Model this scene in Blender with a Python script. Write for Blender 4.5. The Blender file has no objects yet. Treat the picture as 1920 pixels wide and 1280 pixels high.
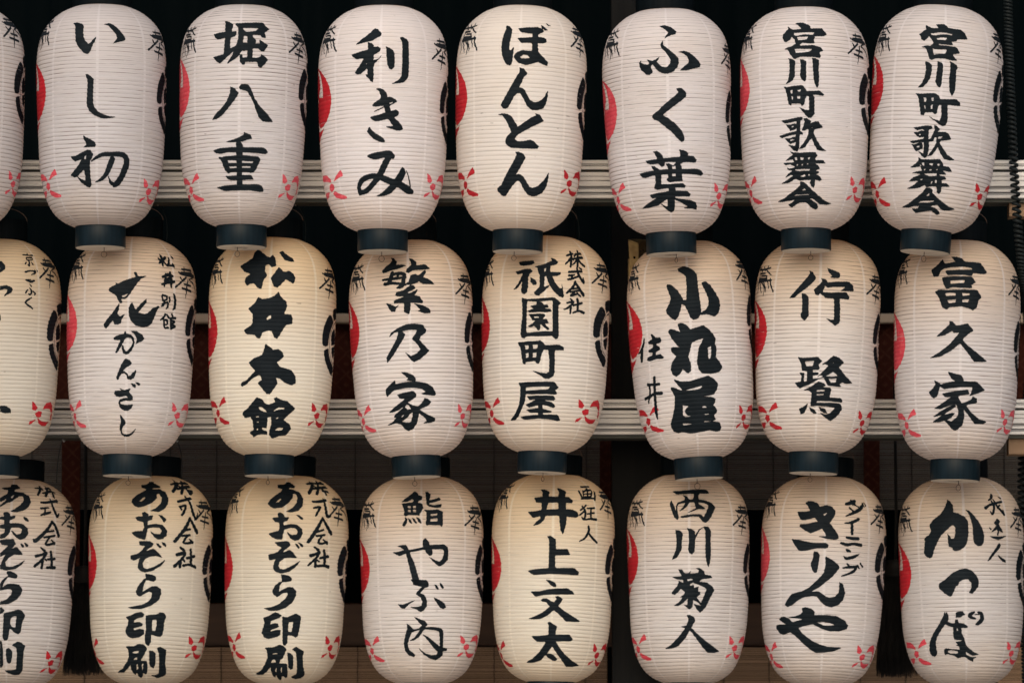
import bpy, math, random
import numpy as np

# ------------------------------------------------------------------ camera, world, sun, exposure
S = bpy.context.scene
COL = S.collection

cam_data = bpy.data.cameras.new('camera')
cam_data.lens = 211.0
cam_data.sensor_width = 36.0
cam_data.clip_end = 500.0
cam_data.dof.use_dof = True
cam_data.dof.focus_distance = 14.05
cam_data.dof.aperture_fstop = 3.5
cam = bpy.data.objects.new('camera', cam_data)
cam.location = (0.0, 0.0, 1.55)
cam.rotation_euler = (math.radians(95.5), 0.0, 0.0)
COL.objects.link(cam)
S.camera = cam

SUN_ELEV, SUN_AZ = math.radians(27), math.radians(186)     # high, in front of the lantern stand, veiled
world = bpy.data.worlds.new('World')
S.world = world
world.use_nodes = True
wn = world.node_tree
sky = wn.nodes.new('ShaderNodeTexSky')
sky.sky_type = 'NISHITA'
sky.sun_disc = False
sky.sun_elevation = SUN_ELEV
sky.sun_rotation = SUN_AZ
sky.dust_density = 4.0
bg = wn.nodes['Background']
bg.inputs['Strength'].default_value = 0.15
wn.links.new(sky.outputs['Color'], bg.inputs['Color'])

sun_data = bpy.data.lights.new('sun', 'SUN')
sun_data.energy = 1.25
sun_data.angle = math.radians(85)
sun_data.color = (1.0, 0.99, 0.975)
sun = bpy.data.objects.new('sun', sun_data)
dirv = np.array([math.sin(SUN_AZ) * math.cos(SUN_ELEV), math.cos(SUN_AZ) * math.cos(SUN_ELEV), math.sin(SUN_ELEV)])
sun.rotation_euler = (math.pi / 2 - SUN_ELEV, 0.0, math.pi - SUN_AZ)
sun.location = (0, 0, 20)
COL.objects.link(sun)

S.view_settings.view_transform = 'Standard'
S.view_settings.look = 'None'
S.view_settings.exposure = 0.18
S.cycles.diffuse_bounces = 8
S.cycles.max_bounces = 14
S.view_settings.gamma = 1.0
S.view_settings.use_curve_mapping = False

# ------------------------------------------------------------------ data measured from the place
# lanterns: x, y, z of the axis at the paper's upper end, paper height, widest radius, lean about the view axis (metres, radians)
LANTERNS = {
 10: (-1.2968, 14.000, 3.6874, 0.5210, 0.1519, 0.0008),
 11: (-0.9657, 14.000, 3.6874, 0.5204, 0.1525, 0.0007),
 12: (-0.6308, 14.000, 3.6862, 0.5179, 0.1525, 0.0078),
 13: (-0.3022, 14.000, 3.6849, 0.5273, 0.1525, 0.0027),
 14: (0.0251, 14.000, 3.6849, 0.5275, 0.1525, 0.0215),
 15: (0.3606, 14.000, 3.6773, 0.5262, 0.1519, -0.0237),
 16: (0.6873, 14.000, 3.6811, 0.5210, 0.1513, -0.0050),
 17: (1.0153, 14.000, 3.6849, 0.5303, 0.1525, 0.0801),
 20: (-1.2227, 14.200, 3.1562, 0.5119, 0.1496, 0.0066),
 21: (-0.9003, 14.200, 3.1613, 0.5158, 0.1508, 0.0234),
 22: (-0.5676, 14.200, 3.1600, 0.5145, 0.1515, 0.0159),
 23: (-0.2463, 14.200, 3.1536, 0.5109, 0.1489, -0.0363),
 24: (0.0851, 14.200, 3.1638, 0.5108, 0.1502, 0.0253),
 25: (0.4114, 14.200, 3.1511, 0.5127, 0.1489, -0.0590),
 26: (0.7326, 14.200, 3.1561, 0.5045, 0.1508, 0.0325),
 27: (1.0615, 14.200, 3.1536, 0.5195, 0.1515, 0.0193),
 30: (-1.1970, 14.450, 2.6042, 0.4991, 0.1492, 0.0281),
 31: (-0.8682, 14.450, 2.6119, 0.4991, 0.1511, 0.0161),
 32: (-0.5419, 14.450, 2.6131, 0.4991, 0.1485, 0.0144),
 33: (-0.2175, 14.450, 2.6106, 0.4951, 0.1485, -0.0014),
 34: (0.1017, 14.450, 2.6157, 0.4965, 0.1485, 0.0162),
 35: (0.4261, 14.450, 2.6157, 0.4990, 0.1485, 0.0028),
 36: (0.7556, 14.450, 2.6106, 0.4992, 0.1498, 0.0307),
 37: (1.0799, 14.450, 2.6093, 0.4990, 0.1505, -0.0160),
}
PROFILE = [(0.0000, 0.4115), (0.0119, 0.5103), (0.0286, 0.6255), (0.0571, 0.7490), (0.0881, 0.8436), (0.1238, 0.9136), (0.1714, 0.9630), (0.2333, 0.9918), (0.3095, 1.0000), (0.4524, 0.9901), (0.6190, 0.9671), (0.7381, 0.9399), (0.8333, 0.8807), (0.9000, 0.7984), (0.9429, 0.7078), (0.9714, 0.5967), (0.9881, 0.4938), (1.0000, 0.3951)]
MARKS = {
 'A': 'S86,-109,5 78,-89,9 74,-68,8|S59,-95,9 156,-99,12|S49,-79,7 159,-84,12|S28,-77,7 63,-70,14 188,-72,18|S37,-53,7 47,-40,10|S83,-56,10 43,-30,10 0,0,9|S160,-62,8 113,-47,7 158,-31,9 191,6,5|S61,-21,9 119,-18,11|S44,1,10 119,10,12|S98,-44,8 79,2,9 67,47,3',
 'K': 'S-176,-125,9 -93,-120,7 -42,-125,7|S-159,-136,7 -113,-111,7|S-107,-135,6 -83,-113,7|S-64,-136,6 -68,-115,6|S-75,-118,6 -47,-99,6 -26,-87,4|S-138,-102,9 -80,-99,7|S-114,-89,8 -64,-84,7 -62,-73,7|S-136,-105,8 -135,-85,8 -143,-69,8|S-137,-74,11 -57,-70,9|S-134,-60,14 -20,-59,9|S-30,-67,7 -20,-34,8 0,0,7|S-83,-56,7 -61,-21,6 -57,-1,3|S-100,-54,8 -71,-22,6 -77,16,3|S-121,-56,8 -108,-25,7 -96,1,3|S-144,-61,8 -135,-27,6 -141,-1,3|S-178,-76,8 -163,-41,5|S-49,-58,6 -33,-19,4',
 'R': 'P-165,-190 -102,-166 -51,-130 -15,-85 0,-33 0,0 -16,48 -47,88 -96,133 -165,173 -213,173 -281,133 -330,88 -361,48 -377,0 -377,-33 -363,-85 -326,-130 -275,-166 -213,-190|H-165,-183 -125,-162 -99,-136 -87,-104 -81,-87 -78,-63 -80,-35 -135,-41 -130,-62 -113,-80 -115,-107 -127,-139 -153,-162|H-165,-43 -145,-40 -163,1 -165,41 -158,76 -142,100 -119,110 -79,102 -46,84 -51,98 -85,117 -134,125 -165,119 -165,82 -165,41 -165,1',
 'C': 'P51,-169 68,-164 89,-146 96,-133 73,-107 55,-75 46,-44 45,-17 19,-8 -2,-11 -10,-25 -9,-69 -1,-106 20,-142 36,-163|P49,-2 64,38 94,65 134,79 149,96 125,129 97,125 54,96 26,68 9,33 8,13 20,5|P85,-196 107,-206 179,-216 179,-193 179,-156 179,-157 135,-156 103,-141 87,-162 82,-178|P76,-81 107,-107 131,-97 156,-59 149,-33 83,-18 73,-50|P86,-8 156,-27 150,12 132,41 105,34 89,12|S156,-145,9 114,-132,5 92,-116,4 65,-79,4 55,-45,4 60,-15,4 67,21,4 92,52,4 133,70,5|P318,-163 334,-142 355,-106 363,-69 364,-25 356,-11 335,-8 309,-17 308,-44 299,-75 281,-107 258,-133 265,-146 286,-164 303,-169|P334,5 346,13 345,33 328,68 300,96 256,125 229,129 205,96 220,79 260,65 290,38 305,-2|P272,-178 266,-162 251,-141 219,-156 175,-157 175,-156 175,-193 175,-216 247,-206 269,-196|P281,-50 271,-18 205,-33 198,-59 222,-97 247,-107 278,-81|P265,12 249,34 222,41 204,12 197,-27 268,-8|S221,70,5 262,52,4 287,21,4 294,-15,4 299,-45,4 289,-79,4 262,-116,4 240,-132,5 198,-145,9',
 'F': 'P83,-73 90,-55 92,-47 54,-38 22,-26 43,-46 60,-60|P-101,-64 -38,-58 -5,-36 -3,-23 -46,-32 -119,-38|P-10,-16 17,-9 11,11 -17,21 -33,4|P10,21 41,33 96,52 92,59 49,59 8,46 -3,30|P-119,22 -42,21 -66,39 -119,49 -119,37',
 'G': 'P-58,-58 -39,-48 -18,-29 -29,-17 -51,-21|P27,-27 47,-55 94,-66 122,-48 138,-20 119,-19 94,-35 53,-34|P-25,-2 -4,-14 21,-11 22,8 1,16 -17,11|P-57,53 -54,40 -16,28 -40,47|P-2,20 32,34 78,35 117,30 91,50 56,54 17,43|P123,-16 142,-7 149,19 134,18',
}
ANCHORS = {
 11: {'A': (130, 119), 'K': (-138, 105), 'R': (-146, 230), 'C': (167, 250), 'F': (-161, 447), 'G': (161, 461)},
 12: {'A': (123, 124), 'K': (-119, 126), 'R': (-138, 223), 'C': (168, 240), 'F': (-161, 458), 'G': (148, 452)},
 13: {'A': (132, 136), 'K': (-120, 120), 'R': (-136, 243), 'C': (169, 267), 'F': (-152, 443), 'G': (157, 441)},
 14: {'A': (135, 103), 'K': (-114, 119), 'R': (-145, 237), 'C': (161, 256), 'F': (-170, 437), 'G': (152, 431)},
 15: {'A': (145, 142), 'K': (-130, 117), 'R': (-143, 260), 'C': (170, 286), 'F': (-181, 460), 'G': (156, 459)},
 16: {'A': (109, 123), 'K': (-148, 108), 'R': (-155, 211), 'C': (150, 249), 'F': (-199, 452), 'G': (150, 451)},
 17: {'A': (127, 110), 'K': (-142, 125), 'R': (-154, 220), 'C': (156, 231), 'F': (-184, 464), 'G': (152, 455)},
 10: {'A': (129, 85), 'C': (163, 225), 'G': (187, 439), 'K': (-130, 117), 'R': (-145, 232), 'F': (-173, 452)},
 20: {'A': (125, 102), 'C': (154, 262), 'G': (140, 441), 'K': (-134, 124), 'R': (-148, 243), 'F': (-168, 451)},
 21: {'A': (123, 128), 'K': (-125, 113), 'R': (-144, 233), 'C': (164, 250), 'F': (-177, 449), 'G': (162, 443)},
 22: {'A': (130, 130), 'K': (-134, 121), 'R': (-149, 246), 'C': (148, 277), 'F': (-169, 440), 'G': (149, 445)},
 23: {'A': (124, 145), 'K': (-119, 127), 'R': (-146, 235), 'C': (161, 270), 'F': (-171, 451), 'G': (163, 448)},
 24: {'A': (123, 121), 'K': (-148, 131), 'R': (-163, 239), 'C': (131, 262), 'F': (-176, 449), 'G': (123, 444)},
 25: {'A': (136, 108), 'K': (-137, 118), 'R': (-138, 232), 'C': (170, 227), 'F': (-153, 446), 'G': (156, 450)},
 26: {'A': (122, 142), 'K': (-127, 143), 'R': (-146, 250), 'C': (162, 269), 'F': (-159, 460), 'G': (154, 466)},
 27: {'A': (133, 137), 'K': (-147, 114), 'R': (-151, 269), 'C': (164, 281), 'F': (-168, 460), 'G': (152, 449)},
 30: {'A': (144, 118), 'C': (177, 251), 'G': (148, 475), 'K': (-134, 119), 'R': (-151, 244), 'F': (-183, 460)},
 31: {'A': (124, 116), 'K': (-126, 115), 'R': (-148, 242), 'C': (162, 260), 'F': (-201, 461), 'G': (154, 446)},
 32: {'A': (119, 109), 'K': (-138, 101), 'R': (-151, 248), 'C': (158, 265), 'F': (-173, 448), 'G': (153, 447)},
 33: {'A': (118, 132), 'K': (-125, 135), 'R': (-149, 252), 'C': (164, 263), 'F': (-174, 456), 'G': (142, 448)},
 34: {'A': (135, 93), 'K': (-133, 94), 'R': (-150, 254), 'C': (158, 265), 'F': (-196, 474), 'G': (161, 471)},
 35: {'A': (116, 135), 'K': (-124, 136), 'R': (-147, 233), 'C': (170, 262), 'F': (-178, 454), 'G': (147, 452)},
 36: {'A': (121, 124), 'K': (-148, 108), 'R': (-161, 223), 'C': (146, 252), 'F': (-193, 471), 'G': (127, 468)},
 37: {'A': (129, 136), 'K': (-142, 142), 'R': (-150, 258), 'C': (154, 276), 'F': (-163, 458), 'G': (150, 461)},
}
INK = {
 10: '',
 11: 'P-135,116 -111,114 -81,123 -73,133 -71,168 -68,188 -59,208 -43,226 -30,216 -20,202 -7,189 -12,209 -23,229 -29,249 -36,266 -45,274 -60,269 -77,252 -95,229 -105,209 -110,176 -119,127|P30,124 57,119 77,126 101,146 119,168 131,185 134,197 127,204 107,210 87,216 72,221 85,208 94,192 89,174 75,157 63,142 51,131|P-55,372 -42,373 -24,388 -16,399 -18,425 -19,473 -19,512 -11,536 7,556 33,569 61,577 86,579 66,584 38,587 19,585 -14,570 -35,551 -47,526 -48,497 -45,448 -44,400|P-65,668 -51,679 -26,690 -8,705 -4,716 -11,724 -31,725 -51,725 -66,726 -49,713 -56,697 -65,681|P-133,767 -107,767 -77,752 -46,739 -31,741 -18,758 -21,773 -31,788 -34,801 -33,858 -28,902 -30,914 -41,918 -68,904 -89,886 -104,863 -88,874 -60,887 -57,867 -64,832 -98,861 -117,869 -125,865 -140,857 -96,816 -73,782 -111,792 -125,780|H-49,759 -53,784 -65,785 -59,770|S-24,793,5 -1,776,13 29,762,19 69,759,20 116,758,24 140,769,25 150,796,31 141,829,30 127,865,29 107,895,29 91,906,18|S97,905,18 74,896,15 65,882,7 58,865,2|S75,782,25 63,817,25 48,853,21 25,878,15 -6,894,2',
 12: 'P-87,104 -60,113 -41,125 -47,162 -25,159 -21,170 -29,186 -50,192 -51,247 -18,230 -33,260 -59,284 -92,315 -102,316 -119,302 -130,286 -102,280 -78,274 -77,227 -75,192 -112,199 -123,192 -136,173 -105,166 -77,162 -82,119|P-33,120 -7,118 112,112 122,129 140,145 113,163 118,190 101,189 92,177 53,177 57,189 71,206 66,221 88,220 87,201 107,214 127,226 106,258 94,258 83,245 54,245 53,291 75,292 92,284 92,273 111,283 125,299 109,322 92,340 81,333 75,310 20,312 18,326 7,326 -3,307 -4,276 6,276 9,292 31,290 31,252 15,258 6,255 -12,287 -40,307 -64,322 -40,282 -22,238 -12,193 -14,141|H6,142 89,142 73,156 31,164 19,161|H14,183 31,184 31,220 19,217 8,217|P-45,433 -24,444 -7,466 -24,497 -57,541 -86,574 -116,590 -136,592 -116,563 -88,540 -62,507 -47,468 -45,446|P-5,439 3,424 22,420 40,428 52,452 64,486 89,524 113,547 129,561 144,579 160,598 135,600 107,598 90,582 75,549 62,510 45,477 31,455 13,450 -1,446|P21,655 43,664 54,672 57,685 39,690 14,699 -26,704 -65,703 -36,694 4,678 19,667|P-132,743 -98,733 -41,729 44,728 111,726 129,732 138,747 129,756 96,754 15,752 -56,752 -93,759 -112,755|P-16,696 4,704 15,716 14,759 11,809 12,859 17,914 -13,914 -13,835 -15,759|S-96,778,8 -72,794,26 -65,819,26 -55,842,19 -51,850,4|S-74,781,16 5,780,25 86,783,24|S89,785,24 74,813,28 65,833,26 55,845,10|S-51,813,15 15,811,14 67,812,13|S-52,839,18 16,837,19 62,837,18|P-71,866 -47,867 6,862 58,861 67,873 73,880 16,884 -48,885 -61,877|P-120,919 -83,913 -21,908 39,906 99,903 117,911 127,920 130,935 109,938 62,932 -5,933 -80,936 -97,930',
 13: 'P-38,140 -21,145 -3,166 -5,175 -19,183 -50,201 -91,210 -127,218 -102,196 -72,174 -49,153|P-66,208 -49,213 -39,225 -38,233 -19,230 -8,238 -8,251 -23,261 -38,269 -39,297 -18,290 -2,272 -16,292 -33,308 -40,328 -39,364 -41,400 -50,397 -62,382 -77,364 -66,363 -67,333 -98,360 -119,361 -126,351 -103,321 -83,288 -99,285 -120,289 -135,278 -147,264 -110,256 -65,244|H-75,312 -70,308 -67,314 -72,316|P17,230 31,234 51,248 57,261 58,307 56,328 45,339 34,336 26,318 21,277 21,246|P86,184 99,179 120,190 128,205 127,257 127,309 126,350 122,376 104,397 76,404 44,408 76,391 91,372 95,331 96,259 97,207|P-46,511 -22,490 -5,479 -4,467 -13,444 -26,433 -13,430 7,437 22,454 25,473 42,471 64,483 70,493 52,504 40,510 36,520 42,539 67,532 80,542 78,557 55,569 58,570 78,588 94,605 101,622 89,630 69,630 43,622 19,613 56,611 43,594 30,575 -17,587 -35,586 -47,578 -56,568 -17,558 19,546 8,513 -22,517 -37,516|H35,499 55,494 50,502 35,507|S-35,542,2 -17,533,4 8,520,2|P-56,614 -52,627 -27,648 3,665 15,681 11,688 -7,686 -37,673 -63,647 -70,634 -65,621|S-66,752,8 -38,754,29 4,747,31 34,742,30 52,755,23|S42,746,26 19,787,29 -7,838,29 -34,873,26 -75,912,23 -113,925,18|S-119,925,22 -121,895,20 -101,866,24 -61,850,24 -17,850,25 37,870,29 93,886,30 143,909,33 171,918,17|P102,804 113,810 123,830 111,860 88,891 50,927 16,940 -28,942 4,925 37,897 64,867 84,836|S125,819,2 142,854,4 153,888,6 157,898,3',
 14: 'P-82,125 -63,130 -50,146 -51,173 -59,210 -59,246 -50,249 -38,231 -39,252 -43,293 -46,314 -55,321 -68,316 -81,298 -92,267 -96,235 -95,199 -86,162 -80,143|P-20,140 19,134 79,130 101,135 111,151 82,164 77,180 105,181 119,187 119,201 106,208 75,209 77,253 105,280 126,301 122,317 101,311 75,299 50,311 21,318 -14,308 -37,280 -25,259 5,247 49,250 49,209 -1,210 -11,202 -20,188 52,182 51,163 29,162 -2,159|H-9,280 10,267 30,271 39,284 20,288 0,287|P98,117 111,124 132,141 116,145 104,135|P130,107 144,113 157,117 139,119|P-8,331 11,336 27,356 24,366 12,374 3,400 -10,426 3,428 18,438 29,461 44,486 65,496 85,491 110,472 129,434 129,465 122,496 109,520 81,532 55,531 35,519 20,492 7,467 -3,454 -16,454 -30,467 -45,498 -59,523 -72,529 -85,523 -93,510 -75,477 -51,431 -27,385 -6,349|P-106,556 -85,551 -59,554 -38,569 -23,595 -10,615 17,594 51,570 77,556 71,548 92,552 113,581 88,596 48,616 8,640 -17,658 -24,674 -11,684 19,683 49,674 70,683 94,705 87,715 51,716 0,716 -41,714 -62,702 -69,684 -63,663 -40,641 -53,610 -69,579 -84,561|P-19,736 -5,733 15,741 30,759 21,777 2,813 -16,841 2,839 18,847 36,869 54,896 71,901 99,894 131,862 152,825 151,856 147,891 128,922 99,936 75,940 51,933 29,912 14,887 3,870 -10,870 -29,888 -58,923 -71,940 -86,941 -112,922 -117,906 -91,890 -62,838 -30,783 -13,747',
 15: 'P-42,109 -14,106 19,118 45,141 38,153 17,157 -4,167 -14,175 -7,159 7,146 -14,126|P-21,185 -24,193 -23,206 -1,225 28,252 45,270 48,294 41,314 21,337 -4,345 -24,344 -43,335 -62,314 -72,295 -77,300 -83,315 -74,328 -76,339 -89,348 -104,344 -127,322 -137,301 -137,285 -129,275 -131,286 -113,295 -95,299 -87,291 -100,273 -77,282 -57,275 -39,263 -54,286 -47,296 -28,313 -8,316 7,301 12,283 3,262 -16,235 -33,216 -33,198|P48,241 74,236 100,244 126,264 147,286 155,301 149,312 118,321 81,330 53,331 71,314 92,298 98,285 89,262 69,247|P33,417 54,416 71,427 79,442 76,458 58,473 27,496 -3,519 -34,543 -9,559 25,586 55,622 67,652 64,670 54,674 34,657 9,626 -16,605 -55,570 -75,561 -82,554 -80,541 -53,522 -28,497 8,468 33,448 43,435|P-125,758 -64,753 -76,725 -86,717 -65,714 -40,734 -38,751 45,745 47,729 40,711 64,714 85,728 82,740 112,742 127,758 121,771 63,769 42,780 52,790 50,804 130,801 154,808 167,823 155,832 119,827 52,824 55,850 57,858 31,860 -10,864 -23,854 -15,842 -14,826 -49,827 -51,873 -18,874 58,870 74,883 67,890 20,888 20,905 82,906 102,920 100,930 20,930 20,938 67,945 112,949 140,958 152,973 155,989 126,985 72,984 97,978 63,962 17,944 17,988 8,1000 -5,1002 -21,995 -48,975 -62,961 -35,975 -23,975 -21,941 -46,953 -78,969 -132,977 -181,978 -134,958 -73,933 -104,935 -118,921 -83,914 -14,907 -14,890 -70,897 -86,891 -88,884 -78,867 -78,828 -133,838 -147,835 -163,816 -124,811 -80,806 -88,801 -96,784 -79,787 -56,805 -14,803 -16,789 -26,778 -10,776 10,787 29,769 -28,768 -32,786 -42,790 -52,785 -60,774 -100,776 -116,769|H6,790 23,787 22,804 5,803|H4,823 24,824 23,837 5,837',
 16: 'P-60,105 -40,103 -15,103 19,120 18,134 77,131 90,147 100,162 81,170 35,172 39,179 30,189 37,205 25,208 -26,204 -36,213 -34,220 -10,218 29,217 61,226 76,242 56,251 63,271 59,278 20,274 -34,273 -61,283 -75,268 -93,236 -107,235 -95,226 -73,222 -54,209 -62,185 -73,172 -84,189 -102,200 -111,194 -119,174 -118,162 -94,133 -98,121 -77,136 -64,139 -30,135 -28,129|H-65,154 -34,153 -1,151 38,152 33,163 23,166 -10,162 -34,167 -50,171 -63,167|H-50,175 -22,174 8,173 -2,189 -26,191 -44,192|H-61,233 -26,234 27,235 9,250 -22,253 -55,256|P-90,279 -73,284 -57,295 -60,333 -60,366 -70,386 -86,397 -102,404 -90,385 -85,357 -83,316 -84,292|P-35,287 -19,289 -5,297 -8,335 -6,367 -8,387 -16,394 -25,385 -35,369 -31,334 -31,302|P22,280 39,282 54,291 51,334 53,375 51,411 45,423 36,411 30,391 27,351 25,306|P-113,416 -98,420 -63,415 -28,412 -14,424 -5,442 58,439 78,459 74,462 42,458 22,458 31,470 30,512 31,549 22,563 12,570 2,570 -10,557 -40,519 -13,533 6,533 7,500 5,464 -5,464 -13,480 -17,504 -29,512 -34,500 -76,499 -79,510 -90,502 -97,461 -104,431|H-82,436 -69,432 -71,450 -80,454|H-51,435 -31,432 -34,445 -45,443|H-78,464 -69,463 -69,482 -75,483|H-51,464 -34,462 -36,478 -50,477|P-127,580 -93,577 -53,568 -27,567 -25,576 -37,585 -69,587 -106,595 -118,590|S-45,585,16 -46,621,17 -50,662,17 -52,702,18 -57,722,17|P-53,732 -67,728 -82,713 -96,699 -67,705 -51,702|P-106,601 -85,602 -65,597 -53,601 -53,613 -62,625 -86,632 -90,620 -100,609|H-79,609 -65,607 -69,615 -78,618|P-140,654 -107,645 -70,637 -46,632 -26,640 -26,650 -46,649 -78,651 -107,659 -128,664|P-112,668 -87,668 -70,661 -58,663 -56,674 -61,686 -87,695 -93,688 -103,678|H-88,674 -77,671 -71,673 -60,675 -79,681 -85,681|P-21,573 -6,572 14,586 10,598 34,588 50,588 72,615 66,618 41,622 29,627 27,646 41,674 58,702 74,718 91,728 66,728 45,723 33,703 17,667 1,687 -15,711 -31,718 -45,719 -23,694 -3,662 4,634 0,622 -20,632 -30,630 -22,614 -15,590|H10,618 28,614 22,620|P-90,729 -72,737 -31,739 9,736 37,737 45,751 33,767 37,775 75,773 88,788 67,788 29,789 50,799 59,815 42,819 38,825 55,829 53,836 38,841 60,852 72,866 61,872 35,866 33,894 29,904 18,898 9,882 15,867 -17,868 -46,870 -67,861 -104,880 -143,882 -107,866 -75,845 -90,843 -120,855 -105,840 -79,823 -104,816 -106,808 -95,813 -74,810 -65,804 -90,791 -111,796 -125,785 -81,785 -67,782 -77,769 -113,775 -89,757 -72,746|H-68,760 -54,758 -54,774 -64,774|H-40,760 -19,761 -26,773 -38,775|H-3,761 13,759 5,771 -1,773|H-57,792 -49,792 -51,800 -58,800|H-33,791 -24,791 -28,800 -33,799|H-8,791 1,789 1,795 -7,796|H-64,816 9,815 9,824 -24,825 -45,827 -66,822|H-46,852 -18,839 -14,851 -25,854|H0,840 9,839 9,849 0,849|H-79,841 -69,840 -73,845|P-42,875 -25,878 -8,890 18,914 56,941 99,967 142,977 114,982 71,981 50,970 29,956 1,954 15,960 51,979 62,994 49,1005 28,1000 2,983 -13,972 -47,973 -72,980 -101,995 -121,981 -96,974 -75,959 -104,962 -146,966 -183,966 -132,949 -80,920 -43,894|H-37,917 -22,906 -8,917|H-68,935 -36,935 17,933 1,939 -45,940 -85,944',
 17: 'P-46,123 -24,120 -7,119 11,129 17,137 84,139 101,153 116,180 62,187 58,197 32,202 43,217 19,219 -26,217 -26,225 0,224 55,226 67,235 76,254 45,261 45,270 66,291 43,292 4,286 -27,287 -42,291 -49,297 -63,292 -76,254 -85,241 -103,238 -82,229 -64,230 -48,216 -61,196 -75,181 -83,195 -96,206 -107,200 -116,182 -123,174 -110,165 -92,148 -98,128 -84,134 -65,143 -30,141|H-71,166 -56,167 -21,159 39,163 35,171 12,169 -20,171 -43,179 -63,177|H-39,191 -19,185 13,184 8,197 -18,199 -33,199|H-54,239 -46,243 -15,243 15,241 11,263 -28,268 -45,272|P-82,306 -68,308 -50,321 -49,349 -54,386 -68,410 -86,429 -109,431 -91,411 -78,379 -75,343 -78,319|P-25,301 -10,307 2,316 2,354 0,402 -2,420 -7,426 -17,419 -28,400 -26,380 -23,344 -23,316|P31,297 43,302 64,312 71,323 64,340 66,387 65,435 54,461 43,446 37,410 35,375 38,334 36,311|P-117,460 -98,461 -61,458 -26,455 -10,464 3,483 77,475 95,490 97,505 43,505 35,506 40,557 41,583 35,602 20,609 4,600 -17,586 -48,565 -21,579 6,586 12,560 8,509 -3,508 -10,526 -10,546 -19,555 -32,545 -67,547 -71,562 -85,560 -92,527 -103,475|H-78,478 -64,477 -64,498 -74,498|H-41,477 -28,475 -31,494 -40,492|H-72,514 -65,513 -64,531 -71,532|H-41,511 -31,508 -32,530 -42,531|P-118,622 -90,619 -54,610 -31,612 -25,621 -34,628 -43,628 -42,648 -42,676 -15,669 -16,682 -39,688 -36,703 -39,743 -44,761 -54,764 -69,753 -86,734 -59,746 -61,689 -85,691 -113,697 -134,689 -102,683 -64,675 -61,633 -73,628 -97,635|P-116,645 -96,645 -77,635 -61,637 -58,651 -65,665 -86,668 -97,661|H-87,652 -78,649 -78,658 -87,659|P-123,702 -105,703 -85,694 -69,693 -65,721 -75,723 -94,734 -105,728 -110,715|H-96,711 -80,706 -81,716 -93,718|P-18,605 -3,612 9,625 -1,639 34,635 51,641 68,667 37,674 18,679 12,688 28,710 56,743 95,762 66,766 41,761 22,739 6,708 -6,729 -21,750 -40,757 -19,726 -3,693 -3,665 -11,662 -22,679 -34,679 -24,655 -14,630|H-1,667 8,658 28,656 17,668 7,670|P-84,763 -65,773 -23,770 21,766 34,779 40,796 70,798 88,817 72,819 38,816 52,827 59,834 40,835 23,835 33,844 54,844 63,855 39,861 43,876 71,876 86,888 43,892 43,917 34,927 22,919 19,894 -13,894 -35,901 -44,890 -69,903 -101,910 -140,911 -105,897 -75,874 -92,873 -127,878 -106,860 -64,841 -93,838 -111,839 -85,830 -60,825 -65,817 -70,806 -122,813 -99,797 -80,777|H-67,790 -54,785 -50,803 -60,800|H-76,804 -70,796 -63,806|H-34,788 -9,787 -13,801 -23,797|H7,789 18,784 25,796 15,798|H-53,817 -42,814 -46,824 -52,825|H-28,817 -12,814 -15,822 -25,824|H7,815 17,810 15,818 7,821|H-57,840 -31,835 12,832 14,844 -21,850|H-73,865 -52,862 -64,872|H-13,871 -5,868 -6,880 -14,885|H5,864 15,861 16,879 7,879|P-39,904 -17,902 -1,913 -2,924 28,945 71,967 106,981 145,987 113,996 75,999 52,989 33,975 5,981 -9,986 22,991 51,1006 59,1015 42,1020 16,1012 4,1003 -32,1009 -97,1019 -119,1001 -84,1000 -68,987 -99,988 -137,996 -184,996 -134,979 -82,948 -51,923|H-36,942 -20,925 -15,939|H-66,966 -26,960 14,958 12,965 -25,970 -80,974',
 20: 'S36,145,32 47,156,27 49,164,25 36,184,8|P37,258 67,253 90,261 98,276 88,290 55,308 67,291 75,275 62,271 37,278|P39,398 43,422 39,433|S172,91,5 210,92,5 239,90,7|S203,84,6 202,91,5|S188,105,4 224,104,6 218,116,4 185,116,4 188,105,4|S199,118,7 193,146,9 186,144,4|S178,131,6 172,138,5|S211,130,6 220,139,5|S167,181,8 198,172,5 224,176,8 219,185,6 199,192,4|S222,169,5 228,174,5|S236,168,4 238,173,4|S170,219,3 194,218,3|S167,222,7 193,228,9 215,220,6|S187,242,4 195,252,5|S186,261,5 196,276,6 189,293,7 180,291,5|S174,270,5 163,286,6|S204,276,5 216,285,8 213,292,5|S195,308,5 164,334,8 202,361,7|P47,850 80,852 101,865 108,884 76,886 48,880',
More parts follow.
